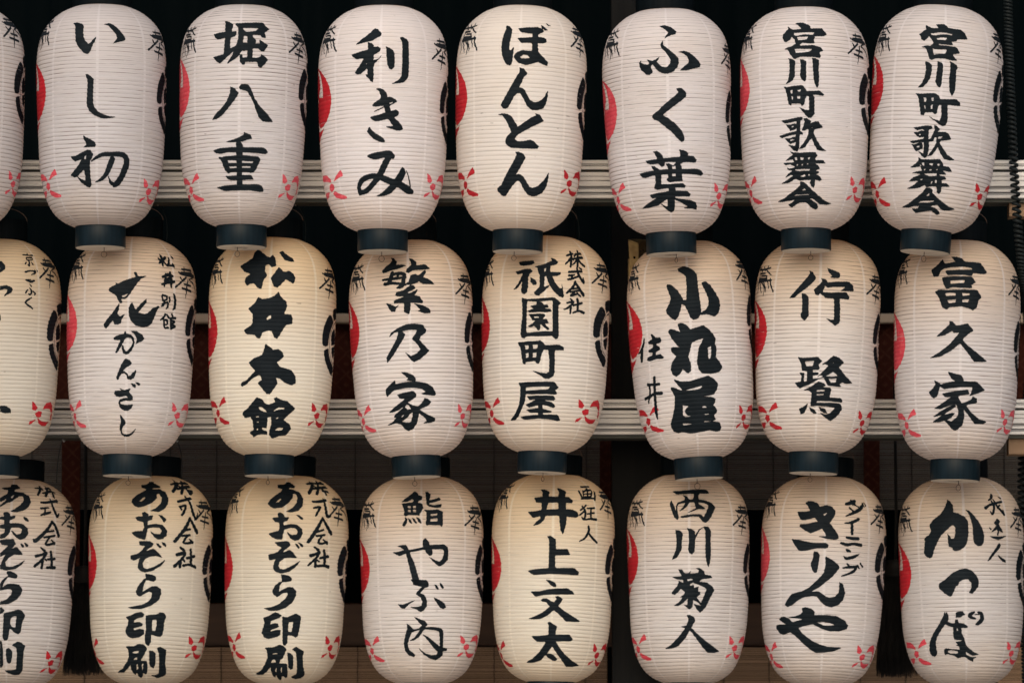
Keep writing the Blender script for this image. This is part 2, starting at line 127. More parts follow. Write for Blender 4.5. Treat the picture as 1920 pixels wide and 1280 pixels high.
 21: 'P24,196 37,197 45,217 87,213 61,227 46,244 22,282 3,314 -12,330 -32,331 -26,349 -37,352 -50,331 -55,315 -74,304 -96,288 -91,278 -60,259 -61,249 -50,257 -20,240 35,220|H-32,317 -13,309 3,299 -7,317 -25,325|P-39,352 -43,384 -50,405 -35,418 -12,405 -27,431 -31,452 -44,457 -62,455 -70,436 -86,457 -102,478 -113,468 -114,457 -97,431 -71,400 -51,368|P21,348 34,377 39,382 64,349 88,327 89,345 69,370 50,397 81,403 96,399 121,372 150,357 156,362 143,381 131,414 116,449 98,463 72,467 42,461 19,440 8,414 5,377 11,359|S-58,526,13 -37,522,24 -2,512,19 23,519,12 33,540,7 27,566,10 10,591,14 -5,596,14 -16,581,11 -20,562,6|S-8,495,6 -12,515,16 -27,547,15 -39,573,13 -49,594,8|P20,488 48,489 74,507 84,522 75,536 57,542 43,554 49,531 43,511|P-4,624 16,632 27,645 22,656 2,667 -18,688 -8,688 8,698 11,711 24,708 36,692 49,680 49,692 40,718 24,727 9,725 3,706 -5,696 -21,699 -31,712 -36,728 -44,730 -47,715 -34,683 -22,652|P25,745 46,750 52,757 47,768 36,760|P48,740 67,741 74,751 63,755|P-30,772 -6,780 26,772 16,790 27,797 38,813 37,826 22,831 1,829 -24,838 -26,848 7,853 40,848 34,865 18,878 -4,879 -26,866 -34,845 -29,827 -5,819 17,816 0,806 -26,813 -48,810 -57,796 -54,784 -16,783|P-28,900 -15,910 3,933 3,943 -13,958 -19,979 -10,991 9,995 35,988 66,964 48,990 23,1002 -4,1003 -20,994 -30,969 -29,954 -20,933|S172,100,6 177,114,15 177,155,9|S156,121,8 173,128,13 202,112,13|S172,133,13 158,143,7|S185,132,11 195,145,7|S248,102,7 258,112,9|S226,112,8 216,140,11 203,152,9 235,150,9 248,154,9|S241,141,7 250,148,9|S172,212,12 206,198,15 232,204,10|S168,249,9 204,236,14 240,230,12|S191,197,11 186,229,13 179,257,8|S217,186,11 221,221,14 219,258,9|S195,223,12 211,216,15|S168,305,7 172,326,8|S171,302,7 195,308,9 192,324,8 172,329,7|S170,347,7 199,337,9 202,355,9 194,367,6|S183,328,10 178,352,7 167,358,6|S210,312,9 212,333,7|S236,294,10 243,320,13 241,357,13 232,369,6|S189,396,8 178,416,10 164,425,6|S198,398,7 208,410,10|S182,426,7 199,424,9 200,445,7 183,447,6|S183,426,8 187,462,8 207,461,9|S226,393,8 230,403,9|S215,415,8 247,410,11|S221,422,10 224,465,10|S228,425,8 242,429,10 229,440,8|S229,446,8 246,452,11 227,462,9',
 22: 'P-78,79 -56,89 -29,109 -5,121 11,106 23,123 28,162 7,170 -9,154 -25,160 -28,190 -15,211 -34,238 -41,278 -56,276 -78,251 -99,254 -112,264 -124,242 -120,221 -96,205 -131,191 -159,163 -127,145 -96,123 -93,92|P46,91 66,84 87,104 119,125 120,138 94,137 72,130 57,108|P41,168 62,190 75,192 91,186 112,201 120,223 111,250 90,238 75,228 54,252 34,273 17,264 3,224 18,203|P40,292 50,316 78,342 81,363 67,403 103,404 109,425 107,449 78,456 64,480 39,526 24,518 13,487 -7,484 -34,498 -41,524 -54,524 -70,506 -110,502 -126,485 -81,455 -79,405 -103,378 -70,350 -55,321 -37,330 -4,326 25,312|H-15,426 -5,414 10,407 7,426 -10,434|P-16,552 0,563 20,581 46,577 67,593 71,614 37,644 58,665 112,678 135,709 136,740 115,752 81,740 54,720 36,718 45,744 24,776 9,798 -7,798 -28,772 -51,745 -31,730 -34,714 -47,705 -82,724 -110,750 -133,761 -142,752 -133,739 -110,732 -63,685 -88,658 -97,645 -72,624 -30,606 -23,582|P-55,815 -31,824 -14,845 2,852 37,838 30,820 41,813 69,827 97,831 144,866 98,907 84,923 121,942 135,962 113,993 67,1000 28,1012 10,996 10,978 21,942 18,909 -1,912 -3,938 -6,963 -34,961 -34,971 -6,978 -3,994 -32,991 -66,996 -90,1006 -112,984 -83,974 -83,933 -93,909 -128,914 -139,898 -137,886 -108,870 -78,840|H-50,863 -34,860 -9,878 -6,889 -23,886 -45,873|H30,878 54,861 85,863 86,871 55,874 30,884|H-65,907 -46,906 -47,912 -64,913|H-60,933 -46,932 -49,938 -61,939|H-65,965 -54,964 -57,974 -65,974|H39,919 51,910 60,911 52,919|H38,973 61,959 89,959 85,971 63,975',
 23: 'P-98,103 -82,106 -61,126 -66,143 -33,142 -12,149 -54,163 -93,171 -130,181 -139,171 -118,148 -96,133 -87,119|S-81,183,17 -89,210,19 -97,231,19 -114,240,10|S-76,189,13 -43,187,15 -22,195,17 -26,219,17 -31,246,18 -44,256,16 -57,260,7|S-131,215,9 -81,213,14 -17,208,10|S-119,237,15 -76,235,13 -18,245,11|S-51,193,10 -57,212,9|P4,112 24,117 40,133 38,150 83,145 108,168 63,173 20,174 -1,188 -13,181 -11,168 16,144|S79,181,11 55,208,22 28,229,22 -5,241,13|P9,199 30,194 61,211 92,219 112,235 123,246 90,245 64,244 39,227 24,218 -3,235 3,217|P7,247 22,253 29,264 14,274 -14,287 6,289 37,272 36,283 21,299 46,307 60,329 61,340 34,339 4,336 1,365 -2,386 -8,395 -28,380 -26,337 -47,336 -73,337 -75,324 -36,310 -20,303 -46,304 -68,297 -61,282 -24,273|P-114,334 -89,341 -68,356 -52,346 -68,367 -70,378 -90,377 -100,359|P18,341 55,350 85,364 99,380 95,390 69,391 36,379 49,374 34,355|P-106,503 -94,482 -62,463 -20,444 21,442 57,449 72,470 73,484 45,507 39,523 59,547 87,577 68,595 36,621 10,633 -10,614 -30,582 -5,604 27,589 45,568 23,536 4,517 25,488 30,474 0,471 -42,477 -27,494 -38,517 -66,559 -89,594 -121,631 -123,603 -93,557 -69,516 -57,479 -78,483|P-53,680 -29,683 -3,694 15,711 14,728 -9,726 -30,720 -19,712 -40,695|P-86,719 -85,738 -31,730 22,730 65,738 97,755 119,792 108,800 75,797 42,791 64,781 43,764 -11,758 -54,761 -98,769 -123,789 -133,798 -139,782 -138,761 -113,739|P-80,791 -55,785 -1,775 16,790 14,806 -13,821 -30,831 -3,847 24,853 47,833 58,812 74,817 93,831 75,849 29,867 58,886 93,902 117,910 117,925 89,933 52,935 70,925 64,912 29,885 24,901 17,931 -6,959 -35,970 -53,960 -74,936 -98,929 -125,933 -153,937 -116,921 -94,903 -109,900 -98,885 -72,871 -42,846 -78,865 -108,875 -133,876 -100,853 -63,829 -40,812 -67,810|H-45,854 -36,841 -23,844 -12,865 -32,867|H-16,884 -5,879 -6,900 -19,930 -49,929 -69,923 -41,909|H-73,902 -57,890 -45,888 -64,902',
 24: 'P-150,153 -114,149 -72,147 -65,158 -83,169 -122,172 -140,169|P-162,202 -109,190 -81,189 -72,202 -87,216 -92,232 -90,275 -96,310 -110,317 -124,302 -120,248 -136,275 -149,288 -165,292 -142,264 -127,232 -119,211 -146,216|P-79,231 -57,246 -49,256 -51,269 -66,270 -78,254|P18,131 40,136 56,153 40,165 16,171 14,204 66,202 68,212 50,221 24,222 40,257 63,285 74,282 73,261 77,282 83,319 80,330 61,323 35,300 12,266 -1,231 -4,223 -12,226 -13,280 15,269 7,280 -15,302 -39,323 -55,318 -60,307 -43,291 -33,275 -35,221 -44,200 -47,183 -63,178 -29,169 2,156 24,146|H-15,188 -3,180 -6,199 -16,206|P-120,335 -90,342 -39,338 26,331 41,332 70,357 58,368 60,443 63,512 60,533 49,538 31,521 -15,525 -66,525 -92,526 -103,536 -115,534 -123,517 -120,478 -114,424 -116,361|H-93,351 -39,353 31,344 32,423 35,500 -15,501 -95,510 -94,446|P-77,376 -46,369 -46,355 -24,355 -13,368 7,368 10,380 -18,387 22,388 25,399 3,405 -38,404 -79,408 -92,401 -69,393 -46,387 -63,387|P-84,417 -37,413 -7,414 -4,424 -17,440 4,440 14,458 -6,461 4,474 19,490 10,494 -11,477 -26,462 -28,494 -38,496 -46,483 -57,473 -72,481 -87,478 -67,465 -49,449 -65,446 -73,430|H-58,427 -32,427 -34,435 -55,436|P-139,557 -87,552 -35,549 -24,546 -14,554 -1,570 69,565 90,577 91,591 59,592 46,593 48,656 48,704 42,722 22,736 0,734 -26,716 -61,697 -26,706 10,710 22,699 23,646 15,591 -8,591 -20,621 -25,653 -32,662 -43,658 -46,648 -96,653 -99,665 -111,661 -119,611 -122,584|H-103,571 -81,570 -81,590 -97,592|H-63,568 -34,567 -39,587 -60,590|H-97,611 -81,608 -81,632 -95,635|H-60,608 -41,605 -43,631 -62,632|S106,114,7 127,107,11 144,103,9|S131,92,9 132,115,11 119,171,9|S125,127,10 110,144,9 93,159,6|S137,129,7 140,137,5|S165,101,8 149,116,6|S157,105,8 199,98,10|S143,128,9 200,118,12|S184,85,10 169,123,12 158,168,9|S163,127,8 145,150,8 132,159,5|S169,126,10 181,147,11 201,162,12|S109,199,10 143,194,9 180,191,11|S108,217,9 137,212,7|S125,214,9 122,231,8|S103,237,7 125,231,11 154,220,8|S154,177,9 160,206,12 174,229,12 189,247,12 187,223,4|S170,174,8 180,180,8|S141,246,10 130,271,11 98,305,8|S144,253,10 161,276,12 186,309,16|S127,283,8 161,276,8|S114,299,7 164,288,9|S136,300,8 119,317,9 153,306,8|S150,301,7 168,316,9|S117,333,6 125,342,9|S100,355,7 131,347,11 121,365,10 100,382,8 86,388,4|S120,365,10 118,405,8|S129,362,6 135,368,6|S137,364,8 178,350,10|S153,333,12 157,357,11 155,392,9|S133,401,7 161,391,9 189,397,13|P-135,758 -90,754 -10,751 48,750 72,777 55,791 65,809 57,813 13,811 -62,813 -96,812 -102,849 -122,885 -145,921 -169,939 -202,940 -164,911 -136,869 -125,817 -124,775|H-97,779 -30,775 31,774 18,789 -41,793 -95,797|P-91,824 -41,820 46,819 59,835 47,842 -8,840 14,847 42,852 61,872 49,878 15,868 -7,864 -7,885 39,894 42,901 -3,904 -3,913 75,911 94,936 79,942 42,935 -29,931 -84,936 -115,936 -133,926 -95,919 -29,914 -29,903 -70,904 -96,891 -63,886 -29,882 -29,867 -63,874 -80,878 -97,864 -68,854 -40,838 -74,841',
 25: 'P-54,156 -29,145 3,154 28,175 38,194 38,248 42,313 46,361 46,388 28,411 10,416 -5,406 -15,374 -29,341 -44,334 -50,360 -63,397 -79,412 -97,399 -117,376 -121,359 -100,324 -93,298 -103,270 -112,243 -109,230 -90,234 -60,264 -39,303 -35,316 -20,316 -14,256 -15,197 -30,182 -51,170|P59,233 77,228 97,245 121,283 141,321 144,348 134,385 113,403 92,397 71,390 47,394 45,385 72,367 84,346 86,315 73,277 59,244|P-68,431 -49,428 -25,442 -10,464 20,455 52,446 75,463 103,496 111,517 106,536 113,560 108,607 130,634 140,658 122,679 76,687 34,681 21,665 13,630 21,577 28,551 42,531 51,509 22,516 -7,529 -17,564 -29,595 -18,633 -19,665 -29,678 -42,674 -59,654 -71,677 -94,691 -110,679 -118,652 -108,621 -84,591 -106,568 -109,549 -94,544 -63,552 -72,542 -97,508 -117,466 -106,454 -83,461 -58,474|H68,558 86,548 87,580 83,606 70,617|P-108,703 -74,717 -32,720 22,707 65,696 92,713 113,737 106,766 89,789 49,795 -32,801 -72,808 -16,800 38,798 77,801 97,813 94,828 85,841 105,865 103,881 88,888 99,912 82,919 34,917 37,924 82,921 121,925 138,949 133,966 106,970 66,962 15,968 -43,973 -99,962 -120,967 -144,958 -155,937 -153,918 -133,883 -117,842 -108,790 -127,747 -121,741 -99,749 -75,762 -67,759 -92,728|H-62,762 -13,753 25,744 33,750 19,760 -35,765|H-73,833 -41,840 -58,852 -66,867 -53,884 -29,892 -68,892 -78,882|H21,852 34,842 50,848 47,854|H36,883 64,881 63,886 38,888|H-83,921 -37,926 -33,930 -68,932 -85,931|P-268,479 -262,488 -267,514 -279,531 -286,576 -291,599 -308,599 -309,573 -300,553 -326,555 -297,532 -276,505|P-218,467 -204,472 -189,488 -162,491 -156,505 -164,515 -186,518 -187,528 -169,535 -167,549 -193,559 -195,575 -164,573 -150,590 -154,595 -190,593 -238,600 -256,593 -250,580 -218,575 -213,560 -240,554 -242,546 -210,536 -208,518 -235,515 -241,504 -209,494|S-265,714,14 -231,718,12 -188,719,13|S-300,782,13 -264,776,14 -224,764,13 -180,765,16|S-215,685,16 -218,727,15 -222,790,15 -229,853,17 -229,885,9|S-254,718,12 -253,755,12 -274,804,8',
 26: 'P-60,185 -44,192 -26,224 -42,246 -71,274 -111,306 -127,323 -153,324 -128,295 -93,252 -68,219 -56,200|P-91,301 -75,304 -59,320 -59,360 -57,414 -75,439 -88,428 -95,409 -88,393 -87,350|P26,169 55,179 85,189 90,205 81,218 60,218 39,216 52,207 36,194|P-2,222 19,228 28,244 81,236 136,233 158,252 159,278 125,280 92,282 119,260 60,263 29,269 17,258 5,294 40,295 119,287 136,308 134,323 87,321 91,376 91,441 69,459 55,448 26,425 49,431 64,429 63,378 61,323 20,321 2,305 -5,297 -15,310 -27,306 -35,282 -16,262 4,240|P-105,623 -73,627 -7,620 12,641 -6,661 3,676 -5,685 -31,685 -30,699 -4,698 -4,709 -30,715 -30,731 7,727 22,716 6,711 -9,722 14,698 44,664 30,654 12,659 40,637 66,611 98,621 122,643 95,667 131,707 177,742 134,747 116,741 105,752 113,765 45,762 22,721 -9,736 -45,758 -71,769 -93,780 -120,753 -87,745 -85,716 -96,700 -72,703 -74,748 -58,742 -57,694 -83,689 -89,651|H-71,643 -24,640 -31,667 -62,670|H64,646 74,644 70,651|H30,716 69,691 94,711 65,717|H46,727 89,723 85,745 58,748|P-74,788 -34,769 -1,744 23,751 34,761 19,772 59,773 62,784 58,803 56,822 113,821 129,833 124,842 60,839 -5,840 -11,851 84,847 119,850 132,873 115,903 93,923 73,936 44,923 11,899 43,907 68,898 92,870 51,866 -5,864 -38,867 -35,833 -33,801 -49,788|H-11,787 17,783 33,785 28,793 -7,796|H-11,807 28,803 26,812 -6,815|P-52,854 -57,876 -72,902 -89,909 -99,881 -77,873|P-45,873 -21,883 -6,901 -20,904 -35,894|P4,871 35,878 51,899 31,899 13,887',
 27: 'P-56,102 -27,102 2,111 15,127 98,130 126,177 114,186 53,183 45,197 1,193 -71,195 -80,174 -31,170 49,167 54,159 12,152 -52,156 -86,161 -104,174 -113,201 -135,203 -152,170 -124,146 -100,115 -86,139 -53,132 -31,128|P-96,209 -71,204 -30,202 47,202 65,228 44,242 46,258 11,258 -49,255 -69,265 -80,254|H-55,223 -20,220 16,219 8,235 -55,239|P-126,277 -105,267 -74,270 1,267 72,267 93,303 78,315 70,352 52,368 34,358 -3,349 -58,354 -68,366 -91,354 -104,312|H-79,286 -64,281 -29,283 -29,297 -74,301|H1,283 39,285 34,295 1,299|H-68,318 -26,315 -28,331 -61,336|H1,315 34,314 29,330 2,330|P-55,422 -42,425 -24,446 28,433 57,467 39,478 19,495 4,513 30,541 78,576 132,613 100,617 63,618 41,588 -6,529 -46,566 -97,595 -151,603 -108,579 -56,538 -7,477 -37,479 -44,470 -77,490 -118,499 -87,469 -57,441|P-63,670 -35,678 2,686 15,706 12,716 81,715 126,754 95,768 46,786 56,765 61,741 8,743 -44,749 -81,754 -100,741 -114,787 -131,799 -142,792 -157,771 -135,751 -121,730 -129,712 -102,725 -97,733 -55,720 -24,717 -45,702|P-89,777 -44,767 37,755 45,776 -2,785 -12,790 -1,813 9,823 57,804 62,788 85,797 86,818 42,827 31,833 55,863 106,897 152,905 135,917 84,919 64,899 18,849 23,885 16,926 -9,947 -27,953 -45,944 -67,919 -84,906 -114,914 -148,913 -100,886 -94,878 -118,885 -142,888 -99,862 -44,834 -28,824 -55,834 -99,850 -133,849 -98,829 -60,803 -44,792 -76,793|H-31,821 -17,834 -8,860 -11,885 -44,911 -70,904 -44,891 -27,870 -44,870 -89,881 -66,865 -22,839',
 30: 'P-71,57 -8,50 -9,37 31,35 57,54 21,64 19,75 72,80 104,97 110,128 94,155 68,174 34,184 3,180 25,167 55,144 73,121 70,99 46,100 24,114 -2,133 -19,137 -52,160 -53,149 -25,124 -24,113 -55,134 -60,111 -21,88 -21,67 -48,65|H-2,108 13,94 20,96 5,114|P-32,188 -16,184 2,194 2,207 27,202 27,215 1,227 0,244 28,241 64,244 89,265 94,295 79,317 55,327 30,310 9,281 17,283 38,301 58,296 65,274 49,262 9,264 2,294 -18,318 -42,323 -42,304 -22,295 -19,273 -44,269 -45,254 -24,247 -25,228 -47,222 -47,211 -27,208|S72,210,6 82,219,15 90,226,9|P-41,330 -1,326 23,323 35,349 20,367 1,380 40,364 67,395 70,404 29,403 2,423 -13,445 -9,467 23,468 55,451 83,430 67,455 36,478 -4,486 -37,480 -37,463 -22,424 -11,402 -39,418 -39,398 -16,376 0,357 -32,355 -41,343|S62,350,7 70,360,11|S80,345,8 90,355,12|S161,50,6 214,51,11|S209,39,10 194,56,12 160,87,10|S210,51,9 211,60,7|S266,39,11 259,50,11 209,91,11|S242,51,7 297,44,11|S198,76,7 272,63,11|S287,44,10 286,64,12 270,92,15|S276,60,8 307,67,11|S166,127,9 192,126,11 283,111,13|S233,107,9 236,147,14 255,193,15 272,179,6|S262,112,8 277,120,8|S161,158,8 191,154,9 207,153,6|S186,157,8 178,190,9|S159,193,9 183,185,12 214,175,10|S220,224,13 190,267,15 133,327,17 122,323,9|S220,224,11 240,247,15 262,293,17|S190,278,7 229,271,9|S174,309,9 235,295,11|S205,305,8 184,339,11 199,345,12 236,333,11|S217,320,7 236,338,11|S160,363,8 179,378,12|S136,407,14 166,398,12 189,388,14 168,424,11 132,459,13|S172,424,11 168,467,13|S186,421,8 193,427,7|S200,420,10 241,415,14|S215,380,13 223,421,14 225,459,15|S198,463,13 244,460,16|P-3,492 10,490 37,499 49,513 47,525 32,527 9,519 0,524 -15,548 -25,577 1,557 32,554 60,560 75,583 70,607 49,636 9,659 -32,663 -32,648 -1,638 21,613 27,592 16,581 -7,584 -34,591 -35,554 -17,530 4,515 -3,501|P-31,679 -22,678 -9,695 -17,704 -31,712|P-12,709 24,698 60,687 79,692 95,717 81,753 75,805 61,813 42,801 20,783 16,812 12,840 5,847 -7,845 -15,831 -12,756|H24,731 39,721 53,720 51,749 48,782 29,776 20,755|P-28,846 -19,855 -13,897 -12,971 -20,983 -32,985|P5,889 21,886 37,900 39,924 32,959 21,963 9,952 5,924|P35,870 63,850 83,856 106,872 99,898 102,954 109,996 95,1017 58,1020 23,1012 -4,1000 37,998 68,992 66,955 65,913 59,881',
 31: 'P-54,57 -16,55 -1,40 28,39 31,49 60,58 71,69 23,75 18,82 62,79 94,94 105,129 100,156 82,183 53,200 10,196 40,182 66,153 72,126 57,104 43,107 45,127 19,154 -10,168 -47,179 -69,168 -86,150 -83,133 -59,110 -29,94 -11,82 -40,74|H-49,148 -27,126 -19,123 -14,130 -32,148|P-26,207 -14,202 4,213 3,224 25,219 21,241 1,248 0,270 41,263 73,268 94,295 92,321 75,339 51,343 31,328 14,300 34,315 62,316 70,296 57,282 30,280 2,287 -7,337 -12,346 -36,339 -61,325 -73,309 -57,303 -21,301 -14,281 -19,253 -47,247 -58,232 -44,226 -23,227|P51,217 65,218 85,231 89,239 81,255 75,248 65,231|P-38,355 -12,352 15,354 31,366 24,379 0,397 -5,404 32,391 56,413 74,436 45,428 17,431 -7,445 -18,466 -16,488 2,498 30,487 61,469 90,447 70,477 30,504 -5,514 -30,505 -42,488 -35,449 -27,436 -59,454 -76,445 -76,428 -39,417 -19,397 -8,378 -32,374|P43,363 55,366 69,380 62,387 51,377|P69,356 83,360 93,371 88,381 75,369|P-5,521 7,522 27,526 45,534 47,551 36,560 7,554 -1,554 -12,580 -18,617 0,603 28,586 52,584 69,597 74,619 62,654 26,684 -23,702 -65,702 -88,696 -56,688 -15,681 18,659 29,637 29,618 17,612 -4,621 -28,638 -44,630 -49,613 -37,582 -11,548 -1,543|S144,50,7 206,41,14 218,40,7|S197,25,10 190,48,15 140,89,15|S192,53,13 214,61,9|S281,26,8 249,41,11 191,96,14|S227,42,9 321,35,14|S175,74,10 237,62,14 308,54,12|S237,62,13 254,72,15 253,95,15 289,84,6|S245,77,9 291,79,12|S156,142,12 194,132,12 243,120,13|S208,113,10 228,145,14 241,205,16 259,226,12 272,195,3|S165,168,10 197,162,11 180,200,12 170,212,9|S160,166,6 170,183,9|S216,224,10 194,269,17 158,318,16 135,348,17|S216,224,8 235,258,16 259,295,20|S175,294,9 214,283,10|S171,320,10 214,313,11|S199,318,10 179,350,11 196,357,10 230,349,13|S214,337,8 233,351,12|S162,379,9 183,395,15|S147,418,16 183,408,17 188,416,12 166,447,13 136,477,16|S168,443,11 163,480,14|S182,444,9 189,451,8|S201,433,12 244,422,15|S221,388,12 225,423,15 225,466,15|S183,472,13 214,466,11 255,476,16|P-99,744 -73,737 -52,724 -22,717 -6,730 -12,743 -39,750 -56,759 -60,774 -30,769 -13,779 -17,790 -47,797 -62,803 -56,812 -30,805 -7,809 -6,831 -30,846 -66,853 -88,844 -102,825 -100,806 -88,784 -86,759|P1,736 27,732 52,729 72,718 89,721 102,738 91,773 91,807 86,833 78,843 56,840 30,832 29,868 20,888 12,890 0,875 -2,848 4,809|H32,757 55,755 56,782 50,815 33,813|P-105,895 -58,893 -35,883 -8,884 10,903 -4,933 -14,948 -21,956 -24,967 10,968 14,996 11,1029 -1,1035 -15,1025 -21,1042 -36,1050 -54,1044 -55,1032 -62,1026 -72,1036 -85,1030 -92,1009 -88,984 -117,1007 -152,1024 -212,1025 -155,1009 -107,971 -92,946 -92,912|H-74,925 -55,918 -31,914 -36,927 -60,931|H-70,963 -57,950 -45,948 -44,963|H-53,984 -45,982 -43,1005 -57,1017|H-22,984 -10,979 -14,1009 -20,1017|P22,915 42,916 56,927 61,978 53,1003 37,997 26,987 24,949|P64,902 79,894 114,909 116,930 120,977 149,1031 134,1043 91,1050 41,1038 78,1036 94,1030 85,986 78,935',
 32: 'P-53,60 -9,57 7,44 31,45 47,56 61,65 54,75 24,73 19,82 53,86 85,101 97,132 92,168 69,195 36,205 7,201 40,182 62,155 68,124 56,104 42,107 43,125 19,156 -14,179 -52,185 -75,175 -90,159 -75,135 -50,113 -24,97 -16,83 -45,75|H-50,155 -30,135 -23,133 -18,139 -33,153|P-34,210 -20,206 -1,220 1,231 22,231 16,248 -4,255 -4,275 28,266 61,269 86,290 89,315 74,346 50,351 30,339 13,307 37,323 62,321 67,301 53,286 29,285 1,294 -7,322 -8,346 -35,345 -59,335 -76,316 -48,307 -27,303 -22,283 -24,258 -45,256 -60,236 -46,232 -29,232|P59,217 73,219 90,233 91,242 75,236|P-45,361 -14,359 10,354 26,360 31,377 10,395 -3,410 -5,415 29,399 47,416 64,441 35,438 3,443 -19,460 -25,482 -18,499 4,501 36,485 69,463 82,454 61,484 29,511 -8,521 -37,514 -51,495 -45,465 -37,447 -70,454 -76,426 -46,419 -26,408 -10,387 -30,378|P52,365 65,370 77,387 69,392|P68,360 83,365 96,378 90,384 77,374|P-11,527 0,528 25,532 42,547 38,560 17,565 -5,565 -17,585 -21,617 -2,606 26,590 47,593 64,609 64,635 48,669 16,696 -26,713 -69,713 -97,701 -60,697 -18,679 15,649 25,627 18,618 -2,623 -29,644 -44,632 -54,615 -40,585 -19,567 -5,563|S146,51,8 196,44,13 216,46,7|S186,38,10 185,54,14 138,99,16|S190,56,12 206,67,9|S264,30,8 242,47,11 186,102,14|S220,45,9 319,38,15|S173,77,9 225,68,12 309,61,13|S232,65,13 251,80,15 256,102,14|S238,83,8 286,87,12|S149,145,10 180,144,13 232,134,14|S217,129,10 221,161,14 227,214,18 253,216,7|S150,178,8 187,172,11 172,195,11 159,217,10|S197,228,12 169,277,17 138,326,17 119,355,16|S199,233,11 224,270,17 251,305,20|S164,302,9 200,289,10|S160,323,9 208,316,11|S191,322,9 172,355,11 192,361,10 224,352,12|S203,341,8 227,359,12|S152,382,9 173,394,14|S133,426,16 162,416,14 181,406,13 163,437,12 122,476,9|S161,442,10 160,481,14|S170,448,9 180,454,7|S187,436,12 235,425,14|S208,396,14 214,431,15 213,474,14|S174,478,13 208,474,12 238,479,17|P-100,752 -64,737 -39,722 -22,726 -5,739 -17,750 -43,759 -60,767 -66,785 -42,778 -25,780 -19,795 -38,804 -60,812 -69,823 -34,812 -12,812 -11,833 -25,846 -56,853 -80,858 -98,849 -111,829 -100,799 -93,774|P-2,743 25,747 50,734 69,726 93,743 90,776 85,814 80,842 69,849 49,839 27,837 26,875 17,890 8,889 1,876 1,812|H30,771 55,768 52,794 48,822 27,822|P-97,903 -54,902 -16,888 2,891 23,911 12,935 2,956 -13,965 -18,982 28,983 35,1019 39,1050 25,1053 8,1044 -8,1046 -7,1058 -24,1065 -41,1054 -46,1040 -61,1050 -75,1044 -79,1020 -76,999 -112,1024 -157,1038 -217,1036 -145,1016 -110,986 -87,953 -88,919|H-63,934 -41,929 -24,929 -29,935 -56,938|H-73,980 -60,963 -42,961 -39,978|H-41,1003 -35,1005 -43,1028 -50,1020|H-11,1003 0,1000 -4,1028 -10,1032|P28,926 44,930 62,943 67,985 68,1008 55,1012 40,1002 34,964|P54,911 75,897 121,920 117,946 133,996 172,1039 159,1052 111,1057 66,1049 104,1034 94,997 83,951 75,921',
 33: 'P-38,90 -23,96 -15,110 5,116 5,134 -14,141 -16,152 5,155 11,179 -1,201 -9,219 -21,216 -63,214 -77,222 -84,213 -83,196 -94,164 -103,155 -71,152 -44,150 -36,136 -50,132 -71,145 -103,146 -87,131 -62,111|H-69,169 -50,167 -52,179 -66,181|H-41,168 -24,166 -26,179 -41,181|H-66,189 -51,187 -51,201 -66,200|H-41,188 -22,187 -26,201 -40,201|S-76,231,6 -73,244,12 -83,266,15|P-65,231 -52,240 -43,258 -49,261 -58,249|P-44,229 -33,236 -19,256 -25,260 -37,247|P-23,228 -9,232 3,254 -1,262 -13,249|P25,93 42,94 53,107 43,139 70,132 99,122 109,133 78,145 44,152 42,159 67,165 108,156 106,173 71,176 41,170 29,161 27,121|P16,188 58,190 84,185 111,197 110,222 108,265 104,276 93,268 40,267 32,270 22,262 28,240 28,201|H49,210 85,206 82,218 46,221|H46,234 84,232 81,249 46,251|P-117,377 -95,372 -74,372 -64,388 -60,399 11,384 9,358 13,341 23,337 36,354 44,373 114,368 132,382 136,408 133,447 107,474 90,483 73,470 54,451 40,434 64,449 94,459 108,439 115,404 106,392 52,393 58,410 52,425 40,427 28,414 19,395 -58,410 -33,466 -17,527 -1,579 -9,583 -38,579 -46,535 -62,466 -74,414 -106,428 -121,421 -141,409 -108,406 -82,398 -99,383|P-50,551 -17,553 28,555 38,575 36,588 16,596 -5,622 16,631 30,661 28,691 12,713 -1,720 -18,709 -55,693 -18,694 3,687 7,666 -1,644 -26,627 -13,609 7,590 -13,585 -42,566|P67,578 76,579 89,598 84,604 74,594|P94,567 103,574 115,593 108,599 97,587|P-121,678 -94,682 -59,669 -30,659 -64,682 -83,702 -101,699|P62,644 87,654 118,673 129,695 114,704 96,695 77,669|P-35,745 -9,756 16,765 34,783 20,799 63,797 104,803 118,816 121,863 123,902 147,906 149,918 125,921 127,944 89,968 47,956 13,937 -15,905 22,933 61,943 90,941 96,923 73,907 43,873 8,835 34,847 75,877 105,898 101,846 95,820 68,812 16,809 -10,847 -37,866 -62,869 -32,851 -3,812 -27,817 -49,825 -63,855 -74,885 -67,915 -33,941 -43,951 -70,943 -91,919 -94,880 -83,838 -70,803 -74,779 -57,791 -40,810 -10,806 5,789 -14,769',
